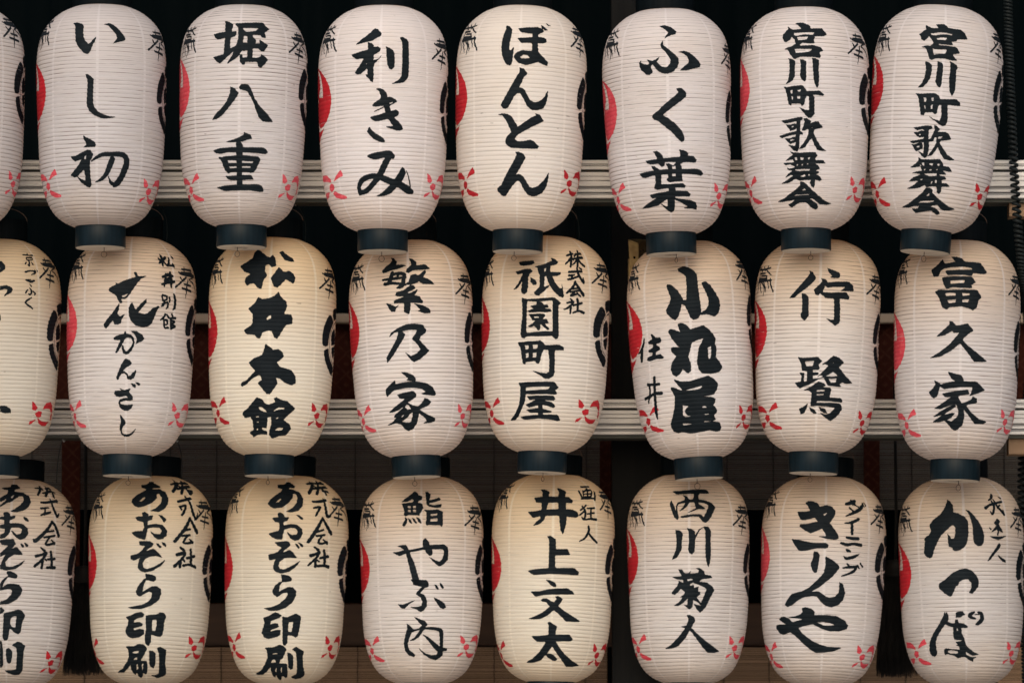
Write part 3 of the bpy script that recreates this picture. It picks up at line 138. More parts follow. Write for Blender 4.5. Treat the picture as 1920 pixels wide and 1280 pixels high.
 34: 'P-80,92 -58,90 -25,105 -30,130 21,130 28,105 15,84 35,85 67,101 57,129 77,130 98,147 94,161 61,161 58,195 94,196 116,206 126,225 111,237 76,234 62,232 59,276 44,327 33,303 29,268 26,229 -39,230 -49,256 -71,276 -100,282 -88,265 -67,247 -64,232 -101,242 -117,227 -132,211 -99,208 -61,201 -63,162 -90,162 -107,137 -62,130 -63,106|H-29,161 22,161 22,196 -38,199|P-29,338 -13,336 10,353 12,405 69,402 83,431 49,434 9,435 9,502 106,499 131,520 127,535 72,533 -10,531 -93,538 -110,529 -125,516 -72,507 -21,503 -20,425 -20,360|S173,71,6 244,66,8|S213,70,7 207,84,8 176,99,6|S174,92,7 165,126,7|S173,95,7 242,86,8 219,119,8|S163,127,7 218,121,7|S171,111,5 227,105,6|S215,79,6 191,123,7|S147,96,11 156,134,9|S150,136,8 233,129,8|S265,94,12 240,136,12|S172,168,7 160,180,9 137,196,7|S148,176,7 161,193,11 164,219,11 153,244,10 142,233,4|S158,202,8 133,221,8|S177,186,6 224,181,9|S201,182,8 195,239,10|S177,214,7 219,207,9|S163,245,7 195,239,9 230,241,13|S181,279,10 181,305,13 160,341,10 131,358,5|S181,314,8 205,339,12 235,361,10|P-33,563 -14,565 7,576 17,588 15,600 -1,597 -17,582|P-109,624 -71,624 -9,610 74,605 100,621 110,635 54,637 -29,639 -84,650 -97,639|P-58,669 -50,660 -31,659 -8,673 9,679 21,662 14,649 29,646 50,661 46,672 28,698 60,723 105,750 145,772 139,777 70,776 61,766 35,741 7,718 -24,746 -58,764 -93,768 -122,764 -84,751 -49,732 -12,701 -33,678 -50,675|P-23,783 -11,781 11,795 26,806 20,821 17,846 92,844 114,868 104,877 19,879 41,911 73,944 127,977 192,1000 144,1006 97,1007 69,982 29,941 2,905 -28,944 -4,943 20,958 34,970 27,978 6,977 -19,965 -36,950 -65,976 -110,988 -166,989 -117,969 -72,938 -41,899 -32,882 -82,882 -96,869 -111,854 -59,853 -19,847 -17,804',
 35: 'P-101,100 -51,98 21,92 91,89 107,103 100,112 52,111 41,127 46,144 84,150 110,159 131,182 117,209 104,235 82,262 69,264 53,249 41,232 8,232 -41,241 -47,233 -12,224 50,221 66,236 79,214 95,174 74,162 39,158 45,171 64,179 76,194 42,193 -16,215 13,198 29,189 20,158 -6,160 -16,180 -33,195 -54,206 -33,180 -25,162 -59,168 -65,180 -62,215 -55,241 -63,250 -78,236 -92,201 -105,166 -98,148 -80,180 -68,215 -71,180 -64,160 -30,149 -26,136 -40,122 -21,126 -4,145 16,143 22,113 -72,117|P-71,302 -52,306 -36,321 -42,362 -42,401 -65,444 -90,456 -82,439 -69,405 -65,362 -69,323|P-16,293 4,298 22,310 22,336 40,301 69,284 88,285 102,307 99,356 101,421 97,468 89,493 80,469 74,421 75,357 73,301 65,288 44,304 22,353 20,414 8,429 -4,422 -10,405 -6,358 -8,315|P-59,506 -41,508 -28,526 -12,528 4,515 -4,528 39,525 41,510 28,499 45,499 68,516 70,533 102,537 109,548 58,555 41,570 79,572 105,589 121,608 115,623 98,653 76,701 49,728 34,714 17,684 42,691 59,697 38,676 17,663 13,667 11,697 0,712 -8,710 -31,689 -14,691 -12,654 -33,676 -58,693 -82,693 -54,674 -37,650 -50,650 -29,633 -25,624 -45,607 -33,586 -62,624 -79,637 -92,632 -92,624 -66,594 -57,575 -57,564 -37,577 -33,560 -70,555 -89,546 -57,543 -41,540 -51,523|H-16,556 4,553 16,560 -12,568|H12,573 37,583 62,594 82,606 63,654 53,680 29,650 50,633 37,620 41,594 17,603 16,586 -4,592 0,581|S13,633,4 33,628,10 46,624,6|P-17,742 -4,740 17,751 25,768 15,785 5,807 36,838 87,876 140,905 178,925 145,931 103,932 71,906 41,872 -2,817 -26,860 -63,898 -97,911 -141,913 -100,891 -57,851 -25,809 -47,800 -19,796 -8,766',
 36: 'P-113,153 -101,144 -74,145 -48,155 -40,172 -5,163 24,170 41,194 37,216 13,256 37,289 56,319 55,336 41,340 6,338 -40,326 -6,325 -2,321 -23,283 -50,299 -80,310 -108,295 -134,276 -134,265 -100,263 -44,249 -61,228 -110,243 -127,241 -141,224 -150,199 -113,200 -85,193 -98,171|H-21,211 -4,201 -1,204 -12,221|P-176,341 -140,345 -85,357 -49,361 -5,359 9,368 8,381 -4,387 -48,387 -88,398 -126,403 -139,397 -162,366|P-60,404 -44,406 -31,421 -35,451 -40,499 -45,512 -56,514 -66,499 -74,469 -63,439|P-3,429 21,441 50,461 66,480 59,495 32,531 4,557 -24,584 -60,606 -72,613 -35,610 -19,618 2,635 23,641 48,635 68,611 69,557 88,571 100,614 91,648 66,677 33,689 3,682 -22,661 -39,636 -64,634 -101,639 -136,655 -173,683 -197,691 -214,680 -202,659 -173,624 -119,612 -77,590 -37,550 -9,515 -2,476|S95,152,6 130,141,14 151,135,12 137,154,8|S127,132,8 139,145,9 97,156,7|S129,145,8 175,169,5|S198,143,6 183,168,17 153,188,16 96,215,6|S114,170,6 133,189,11|S196,148,7 204,160,6|S209,142,7 215,155,6|S160,229,14 122,248,12 87,252,4|S124,246,14 124,307,13|S98,327,12 123,330,14 157,330,16|S72,357,12 97,364,15 132,358,13 175,362,17|P92,388 102,385 122,395 120,402 103,403|P82,423 99,429 135,418 167,407 163,416 135,435 100,442 91,438|S84,485,6 114,479,12 146,476,14|S105,463,8 114,475,9|S153,475,14 142,497,13 107,516,9 77,527,4|S160,468,7 171,481,7|S177,456,8 190,473,8|P-114,697 -96,693 -67,699 -49,716 -51,733 5,730 60,734 105,755 124,780 117,797 81,810 29,812 -14,800 -57,778 -100,787 -136,800 -110,830 -65,863 -21,882 24,893 99,894 58,913 3,921 -39,924 -66,912 -107,881 -143,847 -180,820 -230,834 -252,826 -278,799 -275,784 -242,781 -204,781 -230,768 -254,755 -241,744 -219,741 -193,749 -166,771 -104,753 -193,744 -154,740 -122,730 -111,717|H-42,767 -7,765 27,769 55,779 28,785 -6,784',
 37: 'P-89,128 -75,138 -59,160 -57,196 -28,205 0,223 13,245 14,301 8,349 -4,374 -28,393 -48,397 -62,390 -64,379 -80,372 -84,346 -85,305 -76,321 -67,334 -55,332 -48,309 -48,274 -55,263 -65,263 -94,290 -119,315 -135,344 -155,386 -163,418 -177,429 -193,423 -209,401 -200,341 -204,328 -194,317 -180,312 -166,291 -175,260 -158,235 -119,204 -99,172 -90,144|P5,185 19,188 37,206 68,250 85,289 91,323 88,353 77,371 62,373 44,362 37,340 37,302 35,263 22,210|P-86,527 -63,508 -30,492 -2,488 22,497 46,521 60,551 57,581 40,603 26,618 12,611 24,590 23,560 7,542 -16,544 -36,556 -42,575 -53,577 -61,601 -76,629 -89,628 -111,610 -137,585 -136,562 -122,554 -101,541|S162,108,16 150,124,12 133,135,4|S109,175,15 141,157,11 217,140,10|S150,139,8 159,166,12 145,206,11 132,193,4|S164,130,7 176,161,10 199,187,12 218,208,11 212,182,2|S198,158,7 178,174,7|S205,116,5 220,122,7|P168,229 181,240 183,246 174,257 195,291 200,300 184,298 165,283 145,295 131,300 145,284 161,266 147,253|S165,283,7 171,296,7 166,314,7|S121,278,4 129,286,6|P120,321 144,323 173,324 221,318 193,332 168,339 144,333|P172,357 185,365 177,382 147,413 119,446 106,451 124,422 152,387|P164,417 192,432 218,446 216,456 197,451 176,434|P-111,707 -107,720 -100,709 -93,737 -98,761 -75,770 -62,768 -59,749 -47,751 -45,766 -16,773 1,784 0,793 -31,792 -30,820 -18,846 -7,885 31,915 65,930 32,934 11,927 -8,912 -10,929 18,942 52,944 35,951 34,966 11,957 -15,940 -34,941 -58,947 -71,934 -113,923 -128,929 -129,916 -129,903 -119,895 -87,900 -41,905 -45,888 -61,881 -49,877 -64,864 -31,861 -29,856 -70,851 -73,819 -71,789 -92,782 -111,771 -138,804 -159,833 -173,863 -175,897 -172,919 -189,935 -213,928 -220,904 -209,862 -182,820 -145,774 -120,732|H-111,908 -92,904 -55,910 -49,918 -61,925 -94,923 -108,916|H-55,794 -48,793 -47,807 -55,809|P-56,715 -44,709 -23,708 -11,724 -24,730 -32,739 -57,739|S35,714,9 18,723,16 14,735,16 39,746,10|S39,725,3 60,725,4|S58,714,10 73,723,18 76,749,20 58,770,18 47,774,9',
}
WIRES = [([(-0.8486, 14.24, 3.2552), (-0.8344, 14.24, 3.236), (-0.8241, 14.24, 3.2027), (-0.825, 14.24, 3.1386)], 'thin dark wire sagging under the upper rail right of the first full top lantern'), ([(-0.5198, 14.24, 3.2552), (-0.5019, 14.24, 3.2309), (-0.4929, 14.24, 3.1962), (-0.4952, 14.24, 3.1386)], 'thin dark wire sagging under the upper rail right of the second full top lantern'), ([(0.1402, 14.24, 3.2552), (0.1554, 14.24, 3.2219), (0.1605, 14.24, 3.177), (0.1566, 14.24, 3.1322)], 'thin dark wire sagging under the upper rail right of the cream top lantern'), ([(-1.086, 14.47, 2.7075), (-1.0935, 14.47, 2.6816), (-1.0984, 14.47, 2.6454), (-1.1007, 14.47, 2.6002)], 'thin dark wire hanging under the lower rail near the left edge'), ([(-0.8126, 14.47, 2.7075), (-0.8021, 14.47, 2.6816), (-0.798, 14.47, 2.6454), (-0.7991, 14.47, 2.6002)], 'thin dark wire hanging under the lower rail beside the splashed-character lantern')]

# ------------------------------------------------------------------ helpers
rng = np.random.default_rng(7)
random.seed(7)


def new_mat(name):
    m = bpy.data.materials.new(name)
    m.use_nodes = True
    nt = m.node_tree
    return m, nt, nt.nodes['Principled BSDF']


def N(nt, typ, **kw):
    n = nt.nodes.new(typ)
    for k, v in kw.items():
        setattr(n, k, v)
    return n


def math_node(nt, op, a, b=None, c=None, clamp=False):
    n = nt.nodes.new('ShaderNodeMath')
    n.operation = op
    n.use_clamp = clamp
    for i, v in enumerate((a, b, c)):
        if v is None:
            continue
        if isinstance(v, (int, float)):
            n.inputs[i].default_value = v
        else:
            nt.links.new(v, n.inputs[i])
    return n.outputs[0]


def mix_col(nt, fac, a, b, mode='MIX'):
    n = nt.nodes.new('ShaderNodeMix')
    n.data_type = 'RGBA'
    n.blend_type = mode
    for sock, v in ((n.inputs[0], fac), (n.inputs[6], a), (n.inputs[7], b)):
        if isinstance(v, (int, float)):
            sock.default_value = v
        elif isinstance(v, tuple):
            sock.default_value = (*v, 1.0) if len(v) == 3 else v
        else:
            nt.links.new(v, sock)
    return n.outputs[2]


def noise(nt, vec, scale, detail=3.0, rough=0.5):
    n = nt.nodes.new('ShaderNodeTexNoise')
    n.inputs['Scale'].default_value = scale
    n.inputs['Detail'].default_value = detail
    n.inputs['Roughness'].default_value = rough
    if vec is not None:
        nt.links.new(vec, n.inputs['Vector'])
    return n.outputs['Fac']


def ramp(nt, fac, lo, hi):
    n = nt.nodes.new('ShaderNodeMapRange')
    n.interpolation_type = 'SMOOTHSTEP'
    n.inputs['From Min'].default_value = lo
    n.inputs['From Max'].default_value = hi
    nt.links.new(fac, n.inputs['Value'])
    return n.outputs['Result']


def mesh_obj(name, co, faces=None, loops=None, starts=None, mat=None, parent=None, smooth=True, uv=None):
    me = bpy.data.meshes.new(name)
    if faces is not None:
        me.from_pydata([tuple(c) for c in co], [], faces)
    else:
        me.vertices.add(len(co))
        me.vertices.foreach_set('co', np.asarray(co, np.float32).ravel())
        me.loops.add(len(loops))
        me.loops.foreach_set('vertex_index', np.asarray(loops, np.int32))
        me.polygons.add(len(starts))
        me.polygons.foreach_set('loop_start', np.asarray(starts, np.int32))
        me.update(calc_edges=True)
    if uv is not None:
        lay = me.uv_layers.new(name='UVMap')
        vi = np.empty(len(me.loops), np.int32)
        me.loops.foreach_get('vertex_index', vi)
        lay.data.foreach_set('uv', np.asarray(uv, np.float32)[vi].ravel())
    if smooth:
        me.shade_smooth()
    else:
        me.shade_flat()
    if mat:
        me.materials.append(mat)
    o = bpy.data.objects.new(name, me)
    COL.objects.link(o)
    if parent:
        o.parent = parent
    return o


def tag(o, label=None, cat=None, group=None, kind=None):
    for k, v in (('label', label), ('category', cat), ('group', group), ('kind', kind)):
        if v:
            o[k] = v
    return o


def empty(name, loc, rot=(0, 0, 0)):
    o = bpy.data.objects.new(name, None)
    o.empty_display_size = 0.05
    o.location = loc
    o.rotation_euler = rot
    COL.objects.link(o)
    return o


def catmull(P, n=12):
    P = np.array(P, float)
    Q = np.vstack([2 * P[0] - P[1], P, 2 * P[-1] - P[-2]])
    out = []
    for i in range(1, len(Q) - 2):
        p0, p1, p2, p3 = Q[i - 1:i + 3]
        for k in range(n):
            s = k / n
            out.append(.5 * ((2 * p1) + (-p0 + p2) * s + (2 * p0 - 5 * p1 + 4 * p2 - p3) * s * s + (-p0 + 3 * p1 - 3 * p2 + p3) * s ** 3))
    out.append(P[-1])
    return np.array(out)


class MB:
    def __init__(self):
        self.v, self.f = [], []

    def add(self, v, f):
        b = len(self.v)
        self.v += [tuple(p) for p in v]
        self.f += [tuple(i + b for i in q) for q in f]

    def box(self, x0, x1, y0, y1, z0, z1, bev=0.0):
        if bev <= 0:
            v = [(x, y, z) for z in (z0, z1) for y in (y0, y1) for x in (x0, x1)]
            self.add(v, [(0, 2, 3, 1), (4, 5, 7, 6), (0, 1, 5, 4), (2, 6, 7, 3), (0, 4, 6, 2), (1, 3, 7, 5)])
            return
        b = bev
        prof = [(y0 + b, z0), (y1 - b, z0), (y1, z0 + b), (y1, z1 - b), (y1 - b, z1), (y0 + b, z1), (y0, z1 - b), (y0, z0 + b)]
        self.prism_x(prof, x0, x1)

    def prism_x(self, prof, x0, x1):
        n = len(prof)
        v = [(x0, y, z) for y, z in prof] + [(x1, y, z) for y, z in prof]
        f = [(i, i + n, (i + 1) % n + n, (i + 1) % n) for i in range(n)]
        f += [tuple(range(n)), tuple(range(2 * n - 1, n - 1, -1))]
        self.add(v, f)

    def tube(self, pts, r, seg=8, closed=False):
        pts = np.asarray(pts, float)
        n = len(pts)
        rr = np.full(n, r) if np.isscalar(r) else np.asarray(r)
        v = []
        prev = None
        for i in range(n):
            a = pts[(i - 1) % n] if (closed or i > 0) else pts[i]
            b = pts[(i + 1) % n] if (closed or i < n - 1) else pts[i]
            t = (b - a) / (np.linalg.norm(b - a) + 1e-12)
            if prev is None:
                h = np.array([0, 0, 1.0]) if abs(t[2]) < 0.9 else np.array([1.0, 0, 0])
                nn = np.cross(t, h)
            else:
                nn = prev - t * np.dot(prev, t)
            nn /= np.linalg.norm(nn)
            prev = nn
            bb = np.cross(t, nn)
            for k in range(seg):
                a_ = 2 * math.pi * k / seg
                v.append(pts[i] + rr[i] * (math.cos(a_) * nn + math.sin(a_) * bb))
        f = []
        for i in range(n if closed else n - 1):
            for k in range(seg):
                p, q = i * seg + k, i * seg + (k + 1) % seg
                p2, q2 = ((i + 1) % n) * seg + k, ((i + 1) % n) * seg + (k + 1) % seg
                f.append((p, p2, q2, q))
        if not closed:
            f.append(tuple(range(seg)))
            f.append(tuple((n - 1) * seg + k for k in range(seg - 1, -1, -1)))
        self.add(v, f)

    def lathe(self, prof, seg=64, closed=False):
        n = len(prof)
        v = [(r * math.sin(2 * math.pi * k / seg), -r * math.cos(2 * math.pi * k / seg), z) for r, z in prof for k in range(seg)]
        f = []
        for i in range(n if closed else n - 1):
            j = (i + 1) % n
            for k in range(seg):
                f.append((i * seg + k, i * seg + (k + 1) % seg, j * seg + (k + 1) % seg, j * seg + k))
        self.add(v, f)

    def build(self, name, mat, parent=None, smooth=False):
        return mesh_obj(name, self.v, faces=self.f, mat=mat, parent=parent, smooth=smooth)


def auto_smooth(o, ang=35):
    # smooth faces, sharp where the angle is large
    me = o.data
    me.shade_smooth()
    me.set_sharp_from_angle(angle=math.radians(ang))


# ------------------------------------------------------------------ materials
TRANS = 0.42


TOP_SHADE = {1: 0.12, 2: 0.90, 3: 0.85}  # strength of the shade painted on the paper tops, by row


def paper_material(tone, seed, hoop_line, row=1, falloff=1.0):
    """handmade paper over bamboo hoops: paler pasted seams, a dark line along every hoop"""
    m, nt, b = new_mat('lantern_paper')
    white = np.array((0.760, 0.752, 0.808))
    cream = np.array((0.785, 0.760, 0.675))
    base = tuple((white * (1 - tone) + cream * tone) * falloff)
    uv = N(nt, 'ShaderNodeUVMap').outputs[0]
    sep = N(nt, 'ShaderNodeSeparateXYZ')
    nt.links.new(uv, sep.inputs[0])
    u, v = sep.outputs[0], sep.outputs[1]

    def stretched(su, sv, off):
        c = N(nt, 'ShaderNodeCombineXYZ')
        nt.links.new(math_node(nt, 'MULTIPLY', u, su), c.inputs[0])
        nt.links.new(math_node(nt, 'MULTIPLY', v, sv), c.inputs[1])
        c.inputs[2].default_value = off
        return c.outputs[0]
    wob = noise(nt, stretched(9.0, 0.35, seed), 1.0, 2.0)
    vj = math_node(nt, 'ADD', v, math_node(nt, 'MULTIPLY_ADD', wob, 0.30, -0.15))
    fr = math_node(nt, 'FRACT', vj)
    d = math_node(nt, 'ABSOLUTE', math_node(nt, 'SUBTRACT', fr, 0.5))        # 0.5 on the hoop
    seam = math_node(nt, 'ABSOLUTE', math_node(nt, 'SUBTRACT', math_node(nt, 'FRACT', math_node(nt, 'ADD', math_node(nt, 'MULTIPLY', u, 8.0), 0.5 + 0.03 * math.sin(seed * 5))), 0.5))
    seam_m = math_node(nt, 'SUBTRACT', 1.0, ramp(nt, seam, 0.016, 0.040))
    # dark line: strength varies along the hoop and from hoop to hoop
    var = noise(nt, stretched(14.0, 0.9, seed + 3.1), 1.0, 3.0, 0.6)
    st = math_node(nt, 'MULTIPLY', ramp(nt, d, 0.385, 0.485), math_node(nt, 'MULTIPLY_ADD', ramp(nt, var, 0.32, 0.70), 0.85, 0.15))
    st = math_node(nt, 'MULTIPLY', st, math_node(nt, 'MULTIPLY_ADD', seam_m, -0.75, 1.0))
    st = math_node(nt, 'MULTIPLY', st, hoop_line * 1.2, clamp=True)
    blot = noise(nt, stretched(5.0, 0.06, seed + 9.0), 1.0, 4.0, 0.6)
    c0 = mix_col(nt, math_node(nt, 'MULTIPLY', ramp(nt, blot, 0.40, 0.75), 0.35), base, tuple(np.array(base) * np.array((0.93, 0.86, 0.76))))
    # painted light: tan shade on the upper cap, warm bounce on the lower
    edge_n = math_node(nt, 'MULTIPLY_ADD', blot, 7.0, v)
    top_shade = math_node(nt, 'MULTIPLY', math_node(nt, 'SUBTRACT', 1.0, ramp(nt, edge_n, 10.0, 38.0)), TOP_SHADE[row])
    bot_bounce = math_node(nt, 'MULTIPLY', ramp(nt, edge_n, 47.0, 63.0), 0.36)
    c0 = mix_col(nt, math_node(nt, 'MAXIMUM', top_shade, bot_bounce), c0, tuple(np.array(base) * np.array((0.99, 0.80, 0.57))))
    c1 = mix_col(nt, math_node(nt, 'MULTIPLY', seam_m, 0.6), c0, tuple(np.minimum(np.array(base) * 1.10, 0.88)))
    fib = noise(nt, stretched(160.0, 6.0, seed), 1.0, 4.0, 0.7)
    c2 = mix_col(nt, math_node(nt, 'MULTIPLY', ramp(nt, fib, 0.35, 0.8), 0.10), c1, (0.55, 0.46, 0.38))
    # a few small specks and smudges
    vor = noise(nt, stretched(34.0, 1.3, seed + 20.0), 1.0, 2.0)
    c3 = mix_col(nt, math_node(nt, 'MULTIPLY', ramp(nt, vor, 0.735, 0.79), 0.55), c2, (0.20, 0.15, 0.12))
    c4 = mix_col(nt, st, c3, (0.20, 0.165, 0.15))
    nt.links.new(c4, b.inputs['Base Color'])
    # thin paper also passes light: what comes through has wandered about inside and turned warm
    tr = N(nt, 'ShaderNodeBsdfTranslucent')
    nt.links.new(mix_col(nt, 1.0, c4, (1.0, 0.80, 0.60), 'MULTIPLY'), tr.inputs['Color'])
    mx = N(nt, 'ShaderNodeMixShader')
    mx.inputs[0].default_value = TRANS
    nt.links.new(b.outputs[0], mx.inputs[1])
    nt.links.new(tr.outputs[0], mx.inputs[2])
    nt.links.new(mx.outputs[0], nt.nodes['Material Output'].inputs['Surface'])
    b.inputs['Roughness'].default_value = 0.72
    b.inputs['Specular IOR Level'].default_value = 0.22
    bump = N(nt, 'ShaderNodeBump')
    bump.inputs['Strength'].default_value = 0.25
    bump.inputs['Distance'].default_value = 0.002
    wr = noise(nt, stretched(22.0, 0.8, seed + 5.0), 1.0, 5.0, 0.65)
    nt.links.new(wr, bump.inputs['Height'])
    nt.links.new(bump.outputs[0], b.inputs['Normal'])
    nt.links.new(bump.outputs[0], tr.inputs['Normal'])
    return m


def paint_material(name, col, col2, rough, spec=0.35, worn=0.0, worn_col=(0.7, 0.6, 0.55)):
    m, nt, b = new_mat(name)
    tc = N(nt, 'ShaderNodeTexCoord').outputs['Object']
    n1 = noise(nt, tc, 22.0, 4.0, 0.6)
    c = mix_col(nt, ramp(nt, n1, 0.35, 0.7), col, col2)
    if worn:
        n2 = noise(nt, tc, 120.0, 5.0, 0.7)
        c = mix_col(nt, math_node(nt, 'MULTIPLY', ramp(nt, n2, 0.52, 0.72), worn), c, worn_col)
    nt.links.new(c, b.inputs['Base Color'])
    b.inputs['Roughness'].default_value = rough
    b.inputs['Specular IOR Level'].default_value = spec
    return m


M_INK = paint_material('black_ink', (0.0038, 0.0062, 0.0085), (0.0062, 0.0095, 0.0125), 0.62, 0.06, 0.08, (0.04, 0.045, 0.05))
M_INK_THIN = paint_material('thin_black_ink', (0.007, 0.010, 0.014), (0.012, 0.016, 0.020), 0.65, 0.09, 0.10, (0.07, 0.07, 0.075))
M_RED = paint_material('red_paint', (0.37, 0.011, 0.019), (0.30, 0.008, 0.015), 0.6, 0.25, 0.12, (0.66, 0.22, 0.18))
M_ROSE = paint_material('faded_red_paint', (0.48, 0.052, 0.072), (0.42, 0.035, 0.052), 0.65, 0.2, 0.35, (0.70, 0.30, 0.27))
M_PINK = paint_material('pink_paint', (0.52, 0.070, 0.095), (0.46, 0.048, 0.070), 0.65, 0.2, 0.35, (0.74, 0.38, 0.34))


def wood_like(name, c1, c2, rough, scale=(1, 1, 1), sc=30.0, spec=0.3, bump=0.1):
    m, nt, b = new_mat(name)
    tc = N(nt, 'ShaderNodeTexCoord').outputs['Object']
    mp = N(nt, 'ShaderNodeMapping')
    mp.inputs['Scale'].default_value = scale
    nt.links.new(tc, mp.inputs[0])
    n1 = noise(nt, mp.outputs[0], sc, 5.0, 0.65)
    nt.links.new(mix_col(nt, ramp(nt, n1, 0.3, 0.72), c1, c2), b.inputs['Base Color'])
    b.inputs['Roughness'].default_value = rough
    b.inputs['Specular IOR Level'].default_value = spec
    bp = N(nt, 'ShaderNodeBump')
    bp.inputs['Strength'].default_value = bump
    bp.inputs['Distance'].default_value = 0.002
    nt.links.new(n1, bp.inputs['Height'])
    nt.links.new(bp.outputs[0], b.inputs['Normal'])
    return m


M_HOOP = wood_like('black_lacquer', (0.0020, 0.0060, 0.0092), (0.0042, 0.0115, 0.0175), 0.40, (1, 1, 0.04), 90.0, 0.12, 0.12)
M_HOOP_TOP = wood_like('black_lacquer_matte', (0.0012, 0.0025, 0.0035), (0.0025, 0.0045, 0.006), 0.6, (1, 1, 0.04), 90.0, 0.05, 0.12)  # darker, less glossy lacquer for the upper hoops
M_BOARD = wood_like('bare_end_board', (0.56, 0.49, 0.40), (0.40, 0.34, 0.27), 0.8, (1, 6, 1), 18.0)
M_WIRE = paint_material('rusty_wire', (0.06, 0.035, 0.025), (0.03, 0.022, 0.02), 0.6)
M_RAIL = wood_like('painted_rail', (0.60, 0.585, 0.565), (0.50, 0.49, 0.475), 0.55, (0.05, 1, 1), 60.0, 0.35, 0.05)
M_RAIL_GREY = wood_like('grey_rail', (0.30, 0.30, 0.31), (0.24, 0.24, 0.25), 0.5, (0.05, 1, 1), 60.0, 0.35, 0.05)
M_RAIL_DARK = wood_like('rail_groove', (0.07, 0.075, 0.066), (0.05, 0.055, 0.049), 0.6, (0.05, 1, 1), 60.0, 0.2, 0.05)
M_DARK = wood_like('shade_black', (0.0010, 0.0022, 0.0028), (0.0018, 0.0030, 0.0036), 0.95, (8, 1, 0.3), 4.0, 0.0)  # near-black colour stands in for the unlit depth of the stage
M_POST = wood_like('black_post', (0.003, 0.0035, 0.004), (0.006, 0.006, 0.006), 0.7, (12, 12, 0.5), 5.0, 0.08)
M_BLOCK = wood_like('pale_timber', (0.24, 0.155, 0.095), (0.19, 0.12, 0.07), 0.7, (0.3, 4, 4), 20.0)
M_LINTEL = wood_like('lintel_wood', (0.33, 0.26, 0.19), (0.25, 0.19, 0.14), 0.7, (0.1, 3, 3), 20.0)
M_BROWN = wood_like('brown_boards', (0.060, 0.030, 0.016), (0.040, 0.020, 0.011), 0.55, (0.15, 2, 3), 20.0)
M_STEEL = paint_material('bright_steel', (0.55, 0.55, 0.54), (0.45, 0.45, 0.45), 0.35, 0.5)
M_CORD = paint_material('black_rubber', (0.005, 0.008, 0.009), (0.009, 0.013, 0.015), 0.55, 0.15)
M_HAIR = paint_material('black_silk', (0.004, 0.004, 0.004), (0.009, 0.008, 0.008), 0.6, 0.15)
M_GROUND = wood_like('bounce_ground', (0.62, 0.57, 0.52), (0.54, 0.50, 0.455), 0.95, (1, 1, 1), 3.0, 0.1)  # unseen ground, kept very pale to bounce light up at the lanterns


def brocade_material():
    m, nt, b = new_mat('red_brocade')
    tc = N(nt, 'ShaderNodeTexCoord').outputs['Object']
    sep = N(nt, 'ShaderNodeSeparateXYZ')
    nt.links.new(tc, sep.inputs[0])
    k = 1.0 / 0.052
    a = math_node(nt, 'FRACT', math_node(nt, 'MULTIPLY', math_node(nt, 'ADD', sep.outputs[0], sep.outputs[2]), k))
    c = math_node(nt, 'FRACT', math_node(nt, 'MULTIPLY', math_node(nt, 'SUBTRACT', sep.outputs[0], sep.outputs[2]), k))
    da = math_node(nt, 'ABSOLUTE', math_node(nt, 'SUBTRACT', a, 0.5))
    dc = math_node(nt, 'ABSOLUTE', math_node(nt, 'SUBTRACT', c, 0.5))
    lines = ramp(nt, math_node(nt, 'MAXIMUM', da, dc), 0.40, 0.47)
    dots = math_node(nt, 'SUBTRACT', 1.0, ramp(nt, math_node(nt, 'MAXIMUM', da, dc), 0.10, 0.18))
    pat = math_node(nt, 'MAXIMUM', lines, dots)
    n = noise(nt, tc, 150.0, 3.0)
    pat = math_node(nt, 'MULTIPLY', pat, ramp(nt, n, 0.25, 0.7))
    nt.links.new(mix_col(nt, pat, (0.028, 0.007, 0.004), (0.046, 0.017, 0.010)), b.inputs['Base Color'])
    b.inputs['Roughness'].default_value = 0.9
    b.inputs['Specular IOR Level'].default_value = 0.05
    return m


M_BROCADE = brocade_material()


def blind_material(name, c1, c2):
    m, nt, b = new_mat(name)
    tc = N(nt, 'ShaderNodeTexCoord').outputs['Object']
    mp = N(nt, 'ShaderNodeMapping')
    mp.inputs['Scale'].default_value = (1.2, 1, 190.0)
    nt.links.new(tc, mp.inputs[0])
    n1 = noise(nt, mp.outputs[0], 1.0, 2.0)
    nt.links.new(mix_col(nt, ramp(nt, n1, 0.3, 0.7), c1, c2), b.inputs['Base Color'])
    b.inputs['Roughness'].default_value = 0.6
    return m


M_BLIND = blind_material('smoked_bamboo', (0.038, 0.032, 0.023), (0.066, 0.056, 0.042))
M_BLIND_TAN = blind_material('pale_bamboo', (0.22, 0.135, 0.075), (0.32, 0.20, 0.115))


def gilt_material():
    m, nt, b = new_mat('gilt_metal')
    tc = N(nt, 'ShaderNodeTexCoord').outputs['Object']
    n1 = noise(nt, tc, 60.0, 4.0)
    nt.links.new(mix_col(nt, ramp(nt, n1, 0.3, 0.7), (0.17, 0.11, 0.045), (0.27, 0.185, 0.075)), b.inputs['Base Color'])
    b.inputs['Metallic'].default_value = 0.55
    b.inputs['Roughness'].default_value = 0.45
    return m


M_GILT = gilt_material()

# ------------------------------------------------------------------ the setting
g = MB()
g.add([(-200, -200, 0), (200, -200, 0), (200, 200, 0), (-200, 200, 0)], [(0, 1, 2, 3)])
tag(g.build('ground', M_GROUND), kind='structure')

